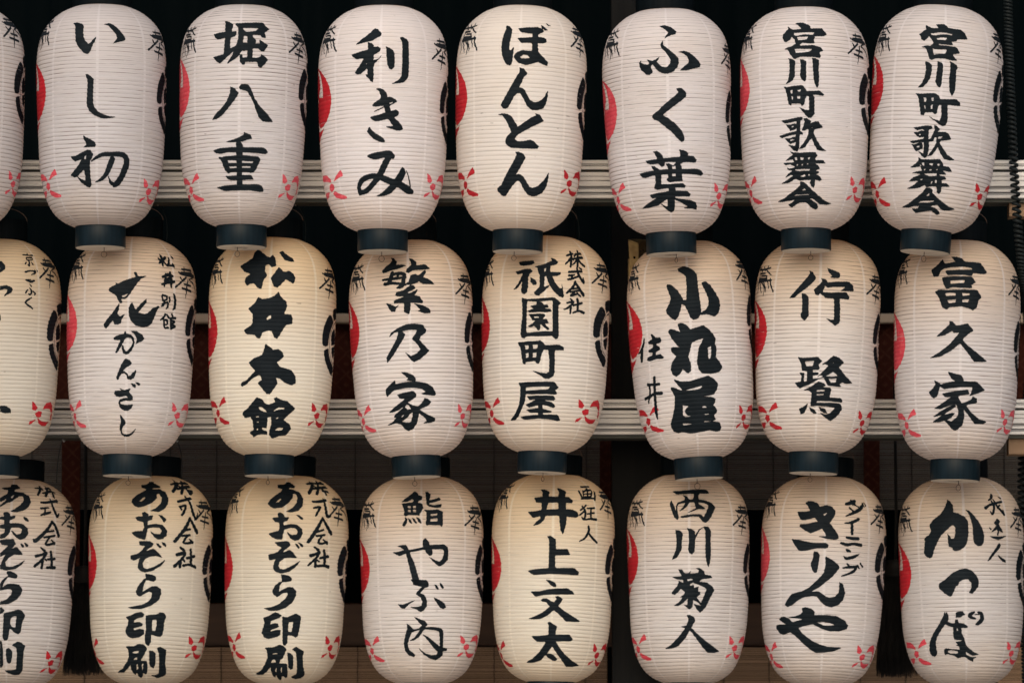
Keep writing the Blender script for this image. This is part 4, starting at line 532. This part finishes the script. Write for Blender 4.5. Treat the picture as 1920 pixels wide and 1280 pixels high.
XL, XR = -2.2, 2.2
b_ = MB()
b_.box(XL - 3, XR + 3, 15.45, 15.60, 0.0, 5.6)
tag(b_.build('back_wall', M_DARK), 'wall painted black for the deep shade behind all the lanterns', 'wall')
b_ = MB()
b_.box(XL - 3.2, XR + 3.2, 13.55, 15.75, 5.6, 5.75)  # unseen roof, set here to hold back light from above
tag(b_.build('roof', M_DARK), 'unseen dark roof placed over the rows of paper lanterns to block sky light', 'roof')
for sx, nm in ((-1, 'left'), (1, 'right')):
    b_ = MB()
    x0, x1 = sorted((sx * (XR + 3.02), sx * (XR + 3.17)))
    b_.box(x0, x1, 13.7, 15.44, 0.0, 5.59)  # unseen end walls, added to keep the interior dark
    tag(b_.build('shade_side_wall', M_DARK), f'unseen dark side wall added to keep light out, closing the {nm} end of the lantern stand', 'wall')

# black pillar with its gilt fitting
b_ = MB()
b_.box(0.2437, 0.372, 14.56, 14.69, 0.0, 5.59, 0.006)
tag(b_.build('pillar', M_POST), 'black square pillar behind the lanterns, bearing a gilt metal fitting', 'pillar')


# slotted rails that carry the hooks
def rail(y, ztop, zbot, label, rows):
    root = empty('hanging_rail', (0, y, zbot))
    tag(root, label, 'rail', 'slotted rails between the lantern rows')
    h = ztop - zbot
    px = h / 78.0
    mats = {'L': M_RAIL, 'G': M_RAIL_GREY, 'D': M_RAIL_DARK}
    names = {'L': 'pale_strip', 'G': 'grey_strip', 'D': 'groove'}
    for (a, c, kind, depth) in rows:
        mb = MB()
        mb.box(XL - 3, XR + 3, depth, 0.095, h - c * px, h - a * px, 0.0008 if kind != 'D' and (c - a) > 3 else 0)
        mb.build(names[kind], mats[kind], root)
    return root


# from the top edge in 78ths of the height: from, to, finish, set-back in metres
ROWS = [(0, 7, 'L', 0.004), (7, 8.5, 'D', 0.012), (8.5, 10, 'L', 0.004), (10, 11.5, 'D', 0.012), (11.5, 17.3, 'L', 0.002), (17.3, 22.5, 'D', 0.020),
        (22.5, 30, 'L', 0.003), (30, 31, 'D', 0.008), (31, 38, 'L', 0.003), (38, 39.2, 'D', 0.008), (39.2, 49, 'L', 0.0), (49, 55, 'G', 0.010),
        (55, 60, 'L', 0.001), (60, 61.2, 'D', 0.010), (61.2, 65, 'G', 0.006), (65, 65.8, 'D', 0.012), (65.8, 71.5, 'L', -0.003), (71.5, 78, 'D', 0.012)]
rail(14.17, 3.3478, 3.2481, 'pale slotted metal rail across the picture behind the top lantern row', ROWS)
rail(14.42, 2.7989, 2.7061, 'pale slotted metal rail across the picture between middle and bottom lantern rows', ROWS)
b_ = MB()
b_.box(XL - 3, XR + 3, 13.95, 14.05, 3.86, 3.95, 0.004)
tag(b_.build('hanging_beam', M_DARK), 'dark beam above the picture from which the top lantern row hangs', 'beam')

# lintel and dark red brocade behind the middle row
for x0, x1, where in ((XL - 3, 0.2492, 'left'), (0.40, XR + 3, 'right')):
    b_ = MB()
    b_.box(x0, x1, 14.97, 15.05, 3.0387, 3.0616, 0.002)
    tag(b_.build('lintel', M_LINTEL), f'thin pale wooden lintel above the dark red brocade, {where} of the black pillar', 'lintel')
    nx = max(2, int((x1 - x0) / 0.02))
    v, f = [], []
    for i in range(nx + 1):
        x = x0 + (x1 - x0) * i / nx
        yy = 15.0 + 0.006 * math.sin(x * 31) + 0.004 * math.sin(x * 77 + 1)
        v += [(x, yy, 2.60), (x, yy, 3.0385), (x, yy + 0.004, 3.0385), (x, yy + 0.004, 2.60)]
    for i in range(nx):
        a = i * 4
        f += [(a, a + 4, a + 5, a + 1), (a + 1, a + 5, a + 6, a + 2), (a + 2, a + 6, a + 7, a + 3), (a + 3, a + 7, a + 4, a)]
    tag(mesh_obj('brocade_hanging', v, faces=f, mat=M_BROCADE), f'dark red brocade cloth with a lozenge weave, {where} of the black pillar', 'cloth hanging')


# bamboo blinds
def blind(x0, x1, y, z0, z1, mat, label, pitch=0.0052, cords=()):
    mb = MB()
    n = int((z1 - z0) / pitch)
    for i in range(n):
        z = z0 + (i + 0.5) * pitch + random.uniform(-.0004, .0004)
        r = pitch * random.uniform(0.36, 0.47)
        yy = y + random.uniform(-.0008, .0008)
        prof = [(yy + r * math.cos(a), z + r * math.sin(a)) for a in np.linspace(0, 2 * math.pi, 7)[:-1]]
        mb.prism_x(prof, x0, x1)
    o = mb.build('bamboo_blind', mat)
    tag(o, label, 'bamboo blind', 'bamboo blinds behind the lanterns')
    for cx in cords:
        c = MB()
        pts = [(cx + random.uniform(-.0006, .0006), y - 0.0045 + 0.0006 * (i % 2), z0 + (z1 - z0) * i / 40) for i in range(41)]
        c.tube(pts, 0.0011, 5)
        c.build('binding_cord', M_HAIR, o)
    return o


cords1 = [x for x in np.arange(-2.0, 0.24, 0.115)]
cords2 = [x for x in np.arange(0.42, 2.2, 0.115)]
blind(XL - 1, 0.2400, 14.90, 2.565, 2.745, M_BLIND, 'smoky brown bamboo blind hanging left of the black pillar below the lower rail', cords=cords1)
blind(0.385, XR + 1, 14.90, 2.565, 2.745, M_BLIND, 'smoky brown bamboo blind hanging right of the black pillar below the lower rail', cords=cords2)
for (x0, x1, z0, lab) in ((-1.1185, -1.0722, 2.33, 'narrow dark red brocade strip over the blind at the left, above the black tassel'),
                          (0.2180, 0.2400, 2.40, 'narrow dark red brocade strip at the edge of the blind beside the black pillar'),
                          (0.8736, 0.9133, 2.33, 'narrow dark red brocade strip over the blind at the right, behind two bottom lanterns')):
    b_ = MB()
    b_.box(x0, x1, 14.868, 14.872, z0, 2.745)
    tag(b_.build('brocade_strip', M_BROCADE), lab, 'cloth strip')
b_ = MB()
b_.box(XL - 3, XR + 3, 15.20, 15.26, 2.2403, 2.3484, 0.003)
tag(b_.build('wainscot_board', M_BROWN), 'dark brown horizontal board low behind the bottom lantern row', 'board')
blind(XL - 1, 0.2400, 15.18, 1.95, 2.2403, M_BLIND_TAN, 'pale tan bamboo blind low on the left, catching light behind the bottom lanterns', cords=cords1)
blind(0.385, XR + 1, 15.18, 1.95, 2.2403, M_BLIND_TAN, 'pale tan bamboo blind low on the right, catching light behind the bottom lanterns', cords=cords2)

# timber blocks under the rails at the right
for (x0, y0, z0, z1, lab) in ((1.1848, 14.20, 3.2160, 3.2478, 'pale timber block under the upper rail by the coiled cord'),
                              (1.1994, 14.45, 2.6680, 2.7058, 'pale timber block under the lower rail at the right edge')):
    b_ = MB()
    b_.box(x0, x0 + 0.25, y0, y0 + 0.06, z0, z1, 0.0015)
    tag(b_.build('timber_block', M_BLOCK), lab, 'wood block', 'timber blocks under the rails')

# black silk tassels hanging low between bottom lanterns
def tassel(x, y, ztop, zbot, wtop, wbot, label):
    root = empty('tassel', (x, y, zbot))
    tag(root, label, 'tassel', 'black tassels between the bottom lanterns')
    k = MB()
    h = ztop - zbot
    k.lathe([(0.0, h + 0.03), (wtop * .5, h + 0.028), (wtop * .62, h + .015), (wtop * .6, h), (wtop * .5, h - 0.012), (0, h - 0.014)], 24)
    auto_smooth(k.build('tassel_head', M_HAIR, root))
    c = MB()
    c.tube([(0, 0, h + 0.028), (0.002, 0, h + 0.15), (0, 0, h + 0.5)], 0.004, 8)
    c.build('tassel_cord', M_HAIR, root)
    s = MB()
    for i in range(520):
        a = random.uniform(0, 2 * math.pi)
        q = math.sqrt(random.random())
        e = random.uniform(-0.012, 0.010)
        pts = []
        for j in range(6):
            t = j / 5
            w = wtop * .5 + (wbot * .5 - wtop * .5) * (t ** 0.75)
            pts.append((q * w * math.cos(a) + random.gauss(0, .0007), q * w * 0.7 * math.sin(a), h - t * (h + e)))
        s.tube(pts, [0.0011] * 5 + [0.0005], 3)
    s.build('fringe', M_HAIR, root, smooth=True)


tassel(-1.0494, 14.72, 2.385, 2.155, 0.045, 0.105, 'black silk tassel flaring downward between the bottom lanterns at far left')
tassel(0.942, 14.72, 2.400, 2.150, 0.050, 0.105, 'black silk tassel flaring downward between the two rightmost bottom lanterns')

# gilt corner fitting on the pillar
fit = empty('gilt_fitting', (0.305, 14.47, 3.115))
tag(fit, 'gilt metal corner fitting with pierced holes beside a black lantern hoop', 'metal fitting')
def plate(name, quad, thick, holes=None, nrm=(0, -1, 0)):
    mb = MB()
    q = np.array(quad, float)
    n = np.array(nrm, float) * thick
    v = list(q) + list(q - n)
    mb.add(v, [(0, 1, 2, 3), (7, 6, 5, 4), (0, 4, 5, 1), (1, 5, 6, 2), (2, 6, 7, 3), (3, 7, 4, 0)])
    return mb.build(name, M_GILT, fit)
plate('front_plate', [(-0.0235, -.04, .068), (0.0005, -.04, .060), (0.0005, -.04, -.02), (-0.018, -.04, -.02)], 0.003)
plate('side_plate', [(0.0012, -.04, .060), (0.020, .02, .075), (0.020, .02, -.02), (0.0012, -.04, -.02)], 0.003, nrm=(0.95, -0.3, 0))
plate('top_plate', [(-0.0235, -.04, .0715), (0.0005, -.04, .0635), (0.020, .02, .0785), (-0.004, .045, .083)], 0.003, nrm=(0, 0, 1))
h_ = MB()
h_.lathe([(0.0, 0.0), (0.0032, 0.0), (0.0032, 0.002), (0, 0.002)], 16)
o = h_.build('bolt_hole', M_DARK, fit)
o.rotation_euler = (math.pi / 2, 0, 0)
o.location = (-0.009, -0.0405, 0.028)
for i, z in enumerate((0.045, 0.030, 0.015, 0.0)):
    for dx in (0.006, 0.012):
        h2 = MB()
        h2.lathe([(0.0, 0.0), (0.0024, 0.0), (0.0024, 0.002), (0, 0.002)], 10)
        o = h2.build('rivet', M_WIRE, fit)
        o.rotation_euler = (math.pi / 2, 0, 0.5)
        o.location = (dx, -0.041 + (dx - 0.0012) * 3.1, z + (0.004 if dx > 0.01 else 0))

b_ = MB()
b_.box(0.283, 0.327, 14.515, 14.5598, 3.098, 3.15, 0.002)
b_.build('mounting_lug', M_GILT, fit).location = (-0.305, -14.47, -3.115)


# coiled black cord down the right side
def coil(path, r, turns_per_m, wire):
    P = np.array(path, float)
    seg = np.r_[0, np.cumsum(np.linalg.norm(np.diff(P, axis=0), axis=1))]
    n = int(seg[-1] * turns_per_m * 14)
    s = np.linspace(0, seg[-1], n)
    c = np.stack([np.interp(s, seg, P[:, i]) for i in range(3)], 1)
    k = np.ones(9) / 9
    for i in range(3):
        pad = np.pad(c[:, i], 200, mode='edge')
        c[:, i] = np.convolve(pad, np.ones(401) / 401, 'same')[200:-200]
    ph = np.cumsum(np.r_[0, np.diff(s)] * turns_per_m * (1 + 0.25 * np.sin(s * 7))) * 2 * math.pi
    return c + np.stack([r * np.cos(ph), r * np.sin(ph), 0 * ph], 1)


cd = MB()
cd.tube(coil([(1.1752, 14.12, 3.90), (1.1812, 14.12, 3.558), (1.1884, 14.12, 3.341), (1.1937, 14.12, 3.214), (1.2029, 14.12, 3.1125), (1.2427, 14.36, 2.99), (1.262, 14.56, 2.85),
              (1.243, 14.62, 2.696), (1.2398, 14.62, 2.6176), (1.2491, 14.62, 2.4872), (1.2524, 14.62, 2.0)], 0.0082, 92, 0.0035), 0.0038, 6)
tag(cd.build('coiled_cord', M_CORD, smooth=True), 'black coiled electrical cord dangling down the right edge of the picture', 'cord')

# thin lamp wires sagging from small hooks under the rails
for pts, lab in WIRES:
    root = empty('lamp_wire', pts[0])
    tag(root, lab, 'wire', 'lamp wires under the rails')
    P = np.array(pts) - np.array(pts[0])
    w = MB()
    w.tube(catmull(P, 8), 0.0011, 6)
    w.build('flex', M_CORD, root, smooth=True)
    hk = MB()
    hk.tube([(0, 0, 0.006), (0, -0.003, -0.004), (0.003, -0.003, -0.008), (0.005, -0.002, -0.004)], 0.0016, 6)
    hk.build('hook', M_STEEL, root, smooth=True)

# ------------------------------------------------------------------ lanterns
U0, V0, NRIB = 150.0, 540.0, 61


_DP = catmull(PROFILE)
PT, PR = np.maximum.accumulate(_DP[:, 0]) + np.arange(len(_DP)) * 1e-9, _DP[:, 1]


class Shape:
    """the ribbed paper surface of one lantern: u = angle*150 mm, v = height down the paper in 540ths"""

    def __init__(self, H, R, seed):
        self.H, self.R = H, R
        r = np.random.default_rng(seed)
        self.ph = r.uniform(0, 6.28, 12)
        self.am = r.uniform(0.4, 1.0, 6)
        t = np.linspace(0, 1, 3000)
        rad = np.interp(t, PT, PR) * R
        s = np.r_[0, np.cumsum(np.hypot(np.diff(rad), np.diff(t) * H))]
        self.t, self.s = t, s / s[-1] * NRIB
        # hoops are never quite evenly spaced
        x = np.linspace(0, NRIB, 400)
        jit = np.cumsum(r.normal(0, 0.11, NRIB + 1))
        jit -= np.linspace(jit[0], jit[-1], NRIB + 1)
        self.s = self.s + np.interp(self.s, np.arange(NRIB + 1), jit * 0.5)

    def rib(self, t):
        return np.interp(t, self.t, self.s)

    def point(self, th, t, off=0.0):
        # hoops sag a little round the lantern
        tw = t + 0.0035 * np.sin(th + self.ph[0]) * np.sin(3 * t + self.ph[1]) + 0.0016 * np.sin(3 * th + 14 * t + self.ph[2])
        ph = np.interp(np.clip(tw, 0, 1), self.t, self.s)
        fr = ph - np.floor(ph)
        ribf = np.sqrt(np.clip(np.sin(np.pi * fr), 0, 1))
        slack = 0.6 + 0.4 * np.sin(2.3 * th + 5.1 * np.floor(ph) + self.ph[3])
        amp = 0.0013 * (0.75 + 0.35 * slack) * np.clip(np.minimum(t, 1 - t) * 30, 0.15, 1)
        r = np.interp(t, PT, PR) * self.R
        dr = (np.interp(np.clip(t + .01, 0, 1), PT, PR) - np.interp(np.clip(t - .01, 0, 1), PT, PR)) * self.R / (.02 * self.H)
        nl = np.sqrt(1 + dr * dr)
        nr, nz = 1 / nl, dr / nl
        wav = 0.0022 * self.am[0] * np.sin(2 * th + self.ph[4] + 2 * t) + 0.0012 * self.am[1] * np.sin(5 * th + self.ph[5] + 9 * t) + 0.0009 * self.am[2] * np.sin(8 * th + self.ph[6]) * np.sin(6 * t + self.ph[7])
        wav = wav * np.clip(np.minimum(t, 1 - t) * 8, 0, 1)
        e = (ribf - 1) * amp + off
        rr = r + wav + e * nr
        return np.stack([rr * np.sin(th), -rr * np.cos(th), -t * self.H + e * nz], -1)


def build_paper(sh, mat, parent, seed):
    per = 6
    x = np.linspace(0, 1, 4000)
    ribs = sh.rib(x)
    order = np.argsort(ribs)
    fr = (np.arange(NRIB * per + 1)) / per
    sub = np.array([0, 0.07, 0.25, 0.5, 0.75, 0.93])
    tgt = (np.floor(fr + 1e-9) + sub[(np.arange(len(fr)) % per)])
    tgt[-1] = NRIB
    ts = np.interp(tgt, ribs[order], x[order])
    ts[0], ts[-1] = 0, 1
    nth = 104
    th = np.linspace(-math.pi, math.pi, nth + 1)
    TH, T = np.meshgrid(th, ts)
    co = sh.point(TH, T).reshape(-1, 3)
    n, m = TH.shape
    idx = np.arange(n * m).reshape(n, m)
    q = np.stack([idx[:-1, :-1], idx[1:, :-1], idx[1:, 1:], idx[:-1, 1:]], -1).reshape(-1, 4)
    uv = np.stack([(TH / (2 * math.pi) + 0.5).ravel(), np.repeat(sh.rib(ts), m)], -1)
    return mesh_obj('paper_body', co, loops=q.ravel(), starts=np.arange(len(q)) * 4, mat=mat, parent=parent, uv=uv)


def decode(s):
    out = []
    if not s:
        return out
    for part in s.split('|'):
        out.append((part[0], np.array([[int(a) for a in p.split(',')] for p in part[1:].split(' ')], float) / 2.0))
    return out


def sd_poly(P, U, V):
    d = np.full(U.shape, 1e9)
    inside = np.zeros(U.shape, bool)
    n = len(P)
    for i in range(n):
        a, b = P[i], P[(i + 1) % n]
        e = b - a
        L2 = e @ e
        if L2 < 1e-9:
            continue
        wx, wy = U - a[0], V - a[1]
        t = np.clip((wx * e[0] + wy * e[1]) / L2, 0, 1)
        d = np.minimum(d, (wx - t * e[0]) ** 2 + (wy - t * e[1]) ** 2)
        c = (a[1] > V) != (b[1] > V)
        if e[1] != 0:
            inside ^= c & (wx < wy * e[0] / e[1])
    d = np.sqrt(d)
    return np.where(inside, d, -d)


def sd_stroke(P, U, V):
    # rounded brush line; runs of three or more points are smoothed
    if len(P) >= 3:
        P = catmull(P, 5)
    best = np.full(U.shape, -1e9)
    for a, b in zip(P[:-1], P[1:]):
        e = b[:2] - a[:2]
        L2 = max(e @ e, 1e-9)
        wx, wy = U - a[0], V - a[1]
        t = np.clip((wx * e[0] + wy * e[1]) / L2, 0, 1)
        r = 0.5 * (a[2] + (b[2] - a[2]) * t)
        best = np.maximum(best, r - np.hypot(wx - t * e[0], wy - t * e[1]))
    return best


def soften(P, k=0.08):
    # brush corners are never razor sharp
    A, B = P, np.roll(P, -1, 0)
    return np.stack([A + (B - A) * k, A + (B - A) * (1 - k)], 1).reshape(-1, 2)


def painted(name, sh, ops, mat, parent, off, seed, h=1.0, grow=0.0):
    """a coat of paint lying on the ribbed paper, outlined by the brush shapes in ops"""
    allp = np.vstack([p[:, :2] for _, p in ops])
    u0, v0 = allp.min(0) - 8
    u1, v1 = allp.max(0) + 8
    u0, u1 = max(u0, -320), min(u1, 320)
    v0, v1 = max(v0, 6), min(v1, 534)
    us, vs = np.arange(u0, u1, h), np.arange(v0, v1, h)
    U, V = np.meshgrid(us, vs)
    r = np.random.default_rng(seed)
    p = r.uniform(0, 6.28, 8)
    ribp = sh.rib(V / V0) * 2 * math.pi
    Uj = U + 0.38 * np.sin(ribp + p[0]) + 0.22 * np.sin(V * 1.7 + U * .4 + p[1]) + 0.2 * np.sin(U * .31 + V * .23 + p[2])
    Vj = V + 0.28 * np.sin(U * .9 + p[3]) + 0.22 * np.sin(U * 0.27 + V * .19 + p[4])
    F = np.full(U.shape, -50.0)
    for op, P in ops:
        lo, hi = P[:, :2].min(0) - 9, P[:, :2].max(0) + 9
        i0, i1 = np.searchsorted(us, [lo[0], hi[0]])
        j0, j1 = np.searchsorted(vs, [lo[1], hi[1]])
        if i1 <= i0 or j1 <= j0:
            continue
        sl = (slice(j0, j1), slice(i0, i1))
        if op in 'PH':
            d = sd_poly(soften(P[:, :2]), Uj[sl], Vj[sl])
        else:
            d = sd_stroke(P, Uj[sl], Vj[sl])
        F[sl] = np.maximum(F[sl], d) if op in 'PS' else np.minimum(F[sl], -d)
    F = np.clip(F + grow, -3, 3)
    F[0, :] = F[-1, :] = F[:, 0] = F[:, -1] = -1
    F = np.where(np.abs(F) < 1e-4, 1e-4, F)
    ny, nx = F.shape
    ins = F > 0
    # vertices: grid nodes, crossings on horizontal edges, crossings on vertical edges
    fx = F[:, :-1] / (F[:, :-1] - F[:, 1:] + 1e-12)
    hx = U[:, :-1] + h * np.clip(fx, 0, 1)
    fy = F[:-1, :] / (F[:-1, :] - F[1:, :] + 1e-12)
    vy = V[:-1, :] + h * np.clip(fy, 0, 1)
    PU = np.concatenate([U.ravel(), hx.ravel(), U[:-1, :].ravel()])
    PV = np.concatenate([V.ravel(), V[:, :-1].ravel(), vy.ravel()])
    nb, hb = ny * nx, ny * (nx - 1)
    J, I = np.meshgrid(np.arange(ny - 1), np.arange(nx - 1), indexing='ij')
    corner = [J * nx + I, J * nx + I + 1, (J + 1) * nx + I + 1, (J + 1) * nx + I]
    edge = [nb + J * (nx - 1) + I, nb + hb + J * nx + I + 1, nb + (J + 1) * (nx - 1) + I, nb + hb + J * nx + I]
    c = [ins[:-1, :-1], ins[:-1, 1:], ins[1:, 1:], ins[1:, :-1]]
    code = c[0] * 1 + c[1] * 2 + c[2] * 4 + c[3] * 8
    loops, sizes = [], []
    for k in range(1, 16):
        w = code == k
        if not w.any():
            continue
        seq = []
        for q in range(4):
            if k >> q & 1:
                seq.append(corner[q][w])
            if (k >> q & 1) != (k >> ((q + 1) % 4) & 1):
                seq.append(edge[q][w])
        a = np.stack(seq[::-1], -1)
        loops.append(a.ravel())
        sizes.append(np.full(len(a), a.shape[1]))
    if not loops:
        return None
    loops, sizes = np.concatenate(loops), np.concatenate(sizes)
    used, inv = np.unique(loops, return_inverse=True)
    co = sh.point(PU[used] / U0, PV[used] / V0, off)
    return mesh_obj(name, co, loops=inv, starts=np.r_[0, np.cumsum(sizes)[:-1]], mat=mat, parent=parent)


def shifted(ops, d):
    out = []
    for op, P in ops:
        Q = P.copy()
        Q[:, 0] += d[0]
        Q[:, 1] += d[1]
        out.append((op, Q))
    return out


MARK = {k: decode(v) for k, v in MARKS.items()}

HOOPS = {'hook': 1}


def hoops(root, H, R, k):
    rt, rb = R * 0.452, R * 0.386
    t = MB()
    t.lathe([(rt - .006, 0.001), (rt, 0.0), (rt + .0005, 0.003), (rt + .0005, 0.045), (rt - .001, 0.048), (rt - .006, 0.048)], 72, True)
    auto_smooth(t.build('top_hoop', M_HOOP_TOP, root))
    t = MB()
    z = -H
    t.lathe([(rb - .005, z - .0008), (rb, z + .0006), (rb + .0006, z - .002), (rb + .0006, z - .0465), (rb - .0006, z - .0485), (rb - .005, z - .0485)], 72, True)
    bh = t.build('bottom_hoop', M_HOOP, root)
    auto_smooth(bh)
    t = MB()
    t.lathe([(0.0001 if k % 3 else 0.017, z - .040), (rb - .0053, z - .040), (rb - .0053, z - .0478), (rb - .0012, z - .0490), (rb - .0022, z - .0498), (0.0001 if k % 3 else 0.017, z - .0498)], 48, True)
    auto_smooth(t.build('end_board', M_BOARD, root))
    # wire ring for the tassel under the board
    r = random.uniform(0.0048, 0.0075)
    x = random.uniform(-0.012, 0.012)
    ang = random.uniform(-0.9, 0.9)
    w = MB()
    y0 = -rb * random.uniform(0.05, 0.45)
    zr = z - 0.0495
    w.tube([(x, y0, zr + .002), (x + .0004, y0, zr - .005), (x, y0, zr - .0105)], 0.0009, 6)
    w.tube([(x + r * math.cos(a) * math.cos(ang), y0 + r * math.cos(a) * math.sin(ang), zr - .010 - r + r * math.sin(a)) for a in np.linspace(0, 2 * math.pi, 25)[:-1]], 0.00065, 6, True)
    w.build('wire_ring', M_WIRE, root, smooth=True)
    # hanger: a bail over the upper hoop and a hook up to the rail
    w = MB()
    w.tube([(rt * math.cos(a), 0, 0.047 + 0.035 * math.sin(a)) for a in np.linspace(0, math.pi, 17)], 0.0013, 6)
    top = {1: 0.235, 2: 0.09, 3: 0.09}[k // 10]
    w.tube([(0, 0, 0.082), (0.0, 0.006, 0.10), (0, 0.0, top)], 0.0014, 6)
    w.build('hanger', M_WIRE, root, smooth=True)


# finish of each lantern: cream tone of its paper 0..1, how strong the dark hoop lines are, disc paint, flower paint
FIN = {10: (.15, 1.0, M_RED, M_PINK), 11: (.05, 1.0, M_RED, M_PINK), 12: (.10, 1.1, M_ROSE, M_PINK), 13: (.12, .55, M_RED, M_PINK), 14: (.5, .35, M_RED, M_RED), 15: (.10, 1.0, M_ROSE, M_PINK),
       16: (.10, .75, M_ROSE, M_ROSE), 17: (.12, .8, M_RED, M_RED), 20: (.85, .55, M_RED, M_RED), 21: (.25, 1.0, M_ROSE, M_PINK), 22: (1.0, .35, M_RED, M_RED), 23: (.25, .8, M_RED, M_PINK),
       24: (.65, .55, M_RED, M_RED), 25: (.22, 1.0, M_RED, M_RED), 26: (.35, 1.0, M_RED, M_RED), 27: (.15, 1.1, M_ROSE, M_PINK), 30: (.30, 1.0, M_RED, M_RED), 31: (.95, .45, M_RED, M_RED),
       32: (1.0, .35, M_RED, M_RED), 33: (.35, .9, M_RED, M_ROSE), 34: (1.0, .5, M_RED, M_RED), 35: (.30, 1.05, M_RED, M_ROSE), 36: (.25, .9, M_ROSE, M_ROSE), 37: (.28, .9, M_RED, M_ROSE)}

# paper darkened per lantern, painting in brightness that falls off outwards
LIGHT_FALLOFF = {10: 0.76, 11: 0.78, 12: 0.86, 13: 0.98, 14: 0.98, 15: 0.92, 16: 0.93, 17: 0.88, 20: 0.79, 21: 0.87, 22: 0.98, 23: 0.96, 24: 0.97, 26: 0.93, 27: 0.86, 30: 0.75, 31: 0.84, 32: 0.89, 33: 0.90, 35: 0.87, 36: 0.86, 37: 0.79}
LABELS = {
 10: 'white lantern cut off by the left frame edge in the top row',
 11: 'white lantern with three widely spaced characters, the middle one a single hooked stroke',
 12: 'white lantern whose middle character is two spreading strokes above a many-barred one',
 13: 'white top-row lantern with three loose brushy characters and a bright red disc',
 14: 'cream top-row lantern with four rounded flowing characters and vivid red flowers',
 15: 'white lantern with an angle-bracket stroke between two characters, hanging above the gilt fitting',
 16: 'upright white lantern with six compact characters, second from the right in the top row',
 17: 'leaning white lantern with six slanting characters beside the coiled black cord',
 20: 'cream lantern cut off by the left frame edge in the middle row',
 21: 'white lantern with one thick splashed character over small curly ones',
 22: 'cream middle-row lantern with four very fat blobby black characters',
 23: 'white middle-row lantern with three brushy characters, the centre one open and angular',
 24: 'cream lantern with four square characters, the second boxed in a frame',
 25: 'leaning white lantern with three massive black characters and two small ones beside them',
 26: 'white lantern with only two characters, bare stained paper between them',
 27: 'white lantern with three bold spaced characters at the right end of the middle row',
 30: 'lantern cut off by the left frame edge in the bottom row, flowing characters half showing',
 31: 'cream bottom-row lantern with six flowing characters, right beside the left black tassel',
 32: 'cream bottom-row lantern with six flowing characters, between two other bottom lanterns, third from left',
 33: 'white bottom-row lantern with a small square character over thin open ones',
 34: 'cream bottom-row lantern with four plain characters, the lowest a wide cross with a dot',
 35: 'white bottom-row lantern with a boxy character over three vertical strokes',
 36: 'white bottom-row lantern with fat slanting characters running into long sweeping curves',
 37: 'white lantern with fat spaced characters and a small ring mark, bottom right corner',
}
# where one character of the column ends and the next begins (540ths of the paper height), and where side writing starts (mm round the paper)
BREAKS = {11: (147, 304,), 12: (173, 305,), 13: (198, 337,), 14: (149, 259, 352,), 15: (174, 338,), 16: (127, 195, 269, 355, 433,), 17: (136, 207, 292, 372, 444,), 20: (103, 171, 339,), 21: (232, 299, 360, 439,), 22: (132, 261, 396,), 23: (199, 322,), 24: (156, 261, 364,), 25: (201, 339,), 26: (262,), 27: (188, 314,), 30: (85, 154, 237, 330, 420,), 31: (95, 168, 253, 349, 440,), 32: (96, 171, 256, 352, 443,), 33: (147, 262, 362,), 34: (158, 270, 386,), 35: (131, 238, 363,), 36: (198, 358,), 37: (224, 328,)}
SIDE = {20: 45, 21: 61, 24: 42, 25: -62, 30: 42, 31: 45, 32: 45, 34: 45, 36: 43, 37: 55}

for k, (x, y, z, H, R, lean) in LANTERNS.items():
    root = empty('paper_lantern', (x, y, z), (0, lean, 0))
    tag(root, LABELS[k], 'paper lantern', 'paper lanterns hanging in three rows')
    sh = Shape(H, R, 100 + k)
    tone, hoop_line, disc, flower = FIN[k]
    build_paper(sh, paper_material(tone, k * 1.37, hoop_line, k // 10, LIGHT_FALLOFF.get(k, 0.95)), root, k)
    A = ANCHORS[k]
    painted('red_crest', sh, shifted(MARK['R'], A['R']), disc, root, 0.00035, k * 9 + 1)
    painted('black_crest', sh, shifted(MARK['C'], A['C']), M_INK, root, 0.00040, k * 9 + 2, 0.8)
    painted('flower_print', sh, shifted(MARK['F'], A['F']), flower, root, 0.00035, k * 9 + 3, 0.8, 0.9)
    painted('flower_print', sh, shifted(MARK['G'], A['G']), flower, root, 0.00035, k * 9 + 4, 0.8, 1.0)
    painted('dedication_lettering', sh, shifted(MARK['K'], A['K']), M_INK_THIN, root, 0.00045, k * 9 + 5, 0.7, 0.45)
    painted('dedication_lettering', sh, shifted(MARK['A'], A['A']), M_INK_THIN, root, 0.00045, k * 9 + 6, 0.7, 0.25)
    chars = {}
    for op, P in decode(INK[k]):
        cu, cv = P[:, 0].mean(), P[:, 1].mean()
        lim = SIDE.get(k)
        if lim and (cu > lim if lim > 0 else cu < lim):
            key = 'side_lettering'
        else:
            key = sum(cv > b for b in BREAKS.get(k, ()))
        chars.setdefault(key, []).append((op, P))
    if 'side_lettering' in chars:
        # one mesh for each small character: cut where the column leaves bare paper
        ops = sorted(chars.pop('side_lettering'), key=lambda q: q[1][:, 1].min())
        n, low = -1, -1e9
        for op, P in ops:
            w = P[:, 2].max() / 2 if P.shape[1] > 2 else 0
            if P[:, 1].min() - w > low + 0.5:
                n += 1
            low = max(low, P[:, 1].max() + w)
            chars.setdefault(('side_lettering', n), []).append((op, P))
    for key, ops in chars.items():
        side = isinstance(key, tuple)
        painted('side_lettering' if side else 'lettering', sh, ops, M_INK, root, 0.0007, k * 9 + 7, 0.8 if side else 1.0, 0.55 if side else 0.5)
    hoops(root, H, R, k)
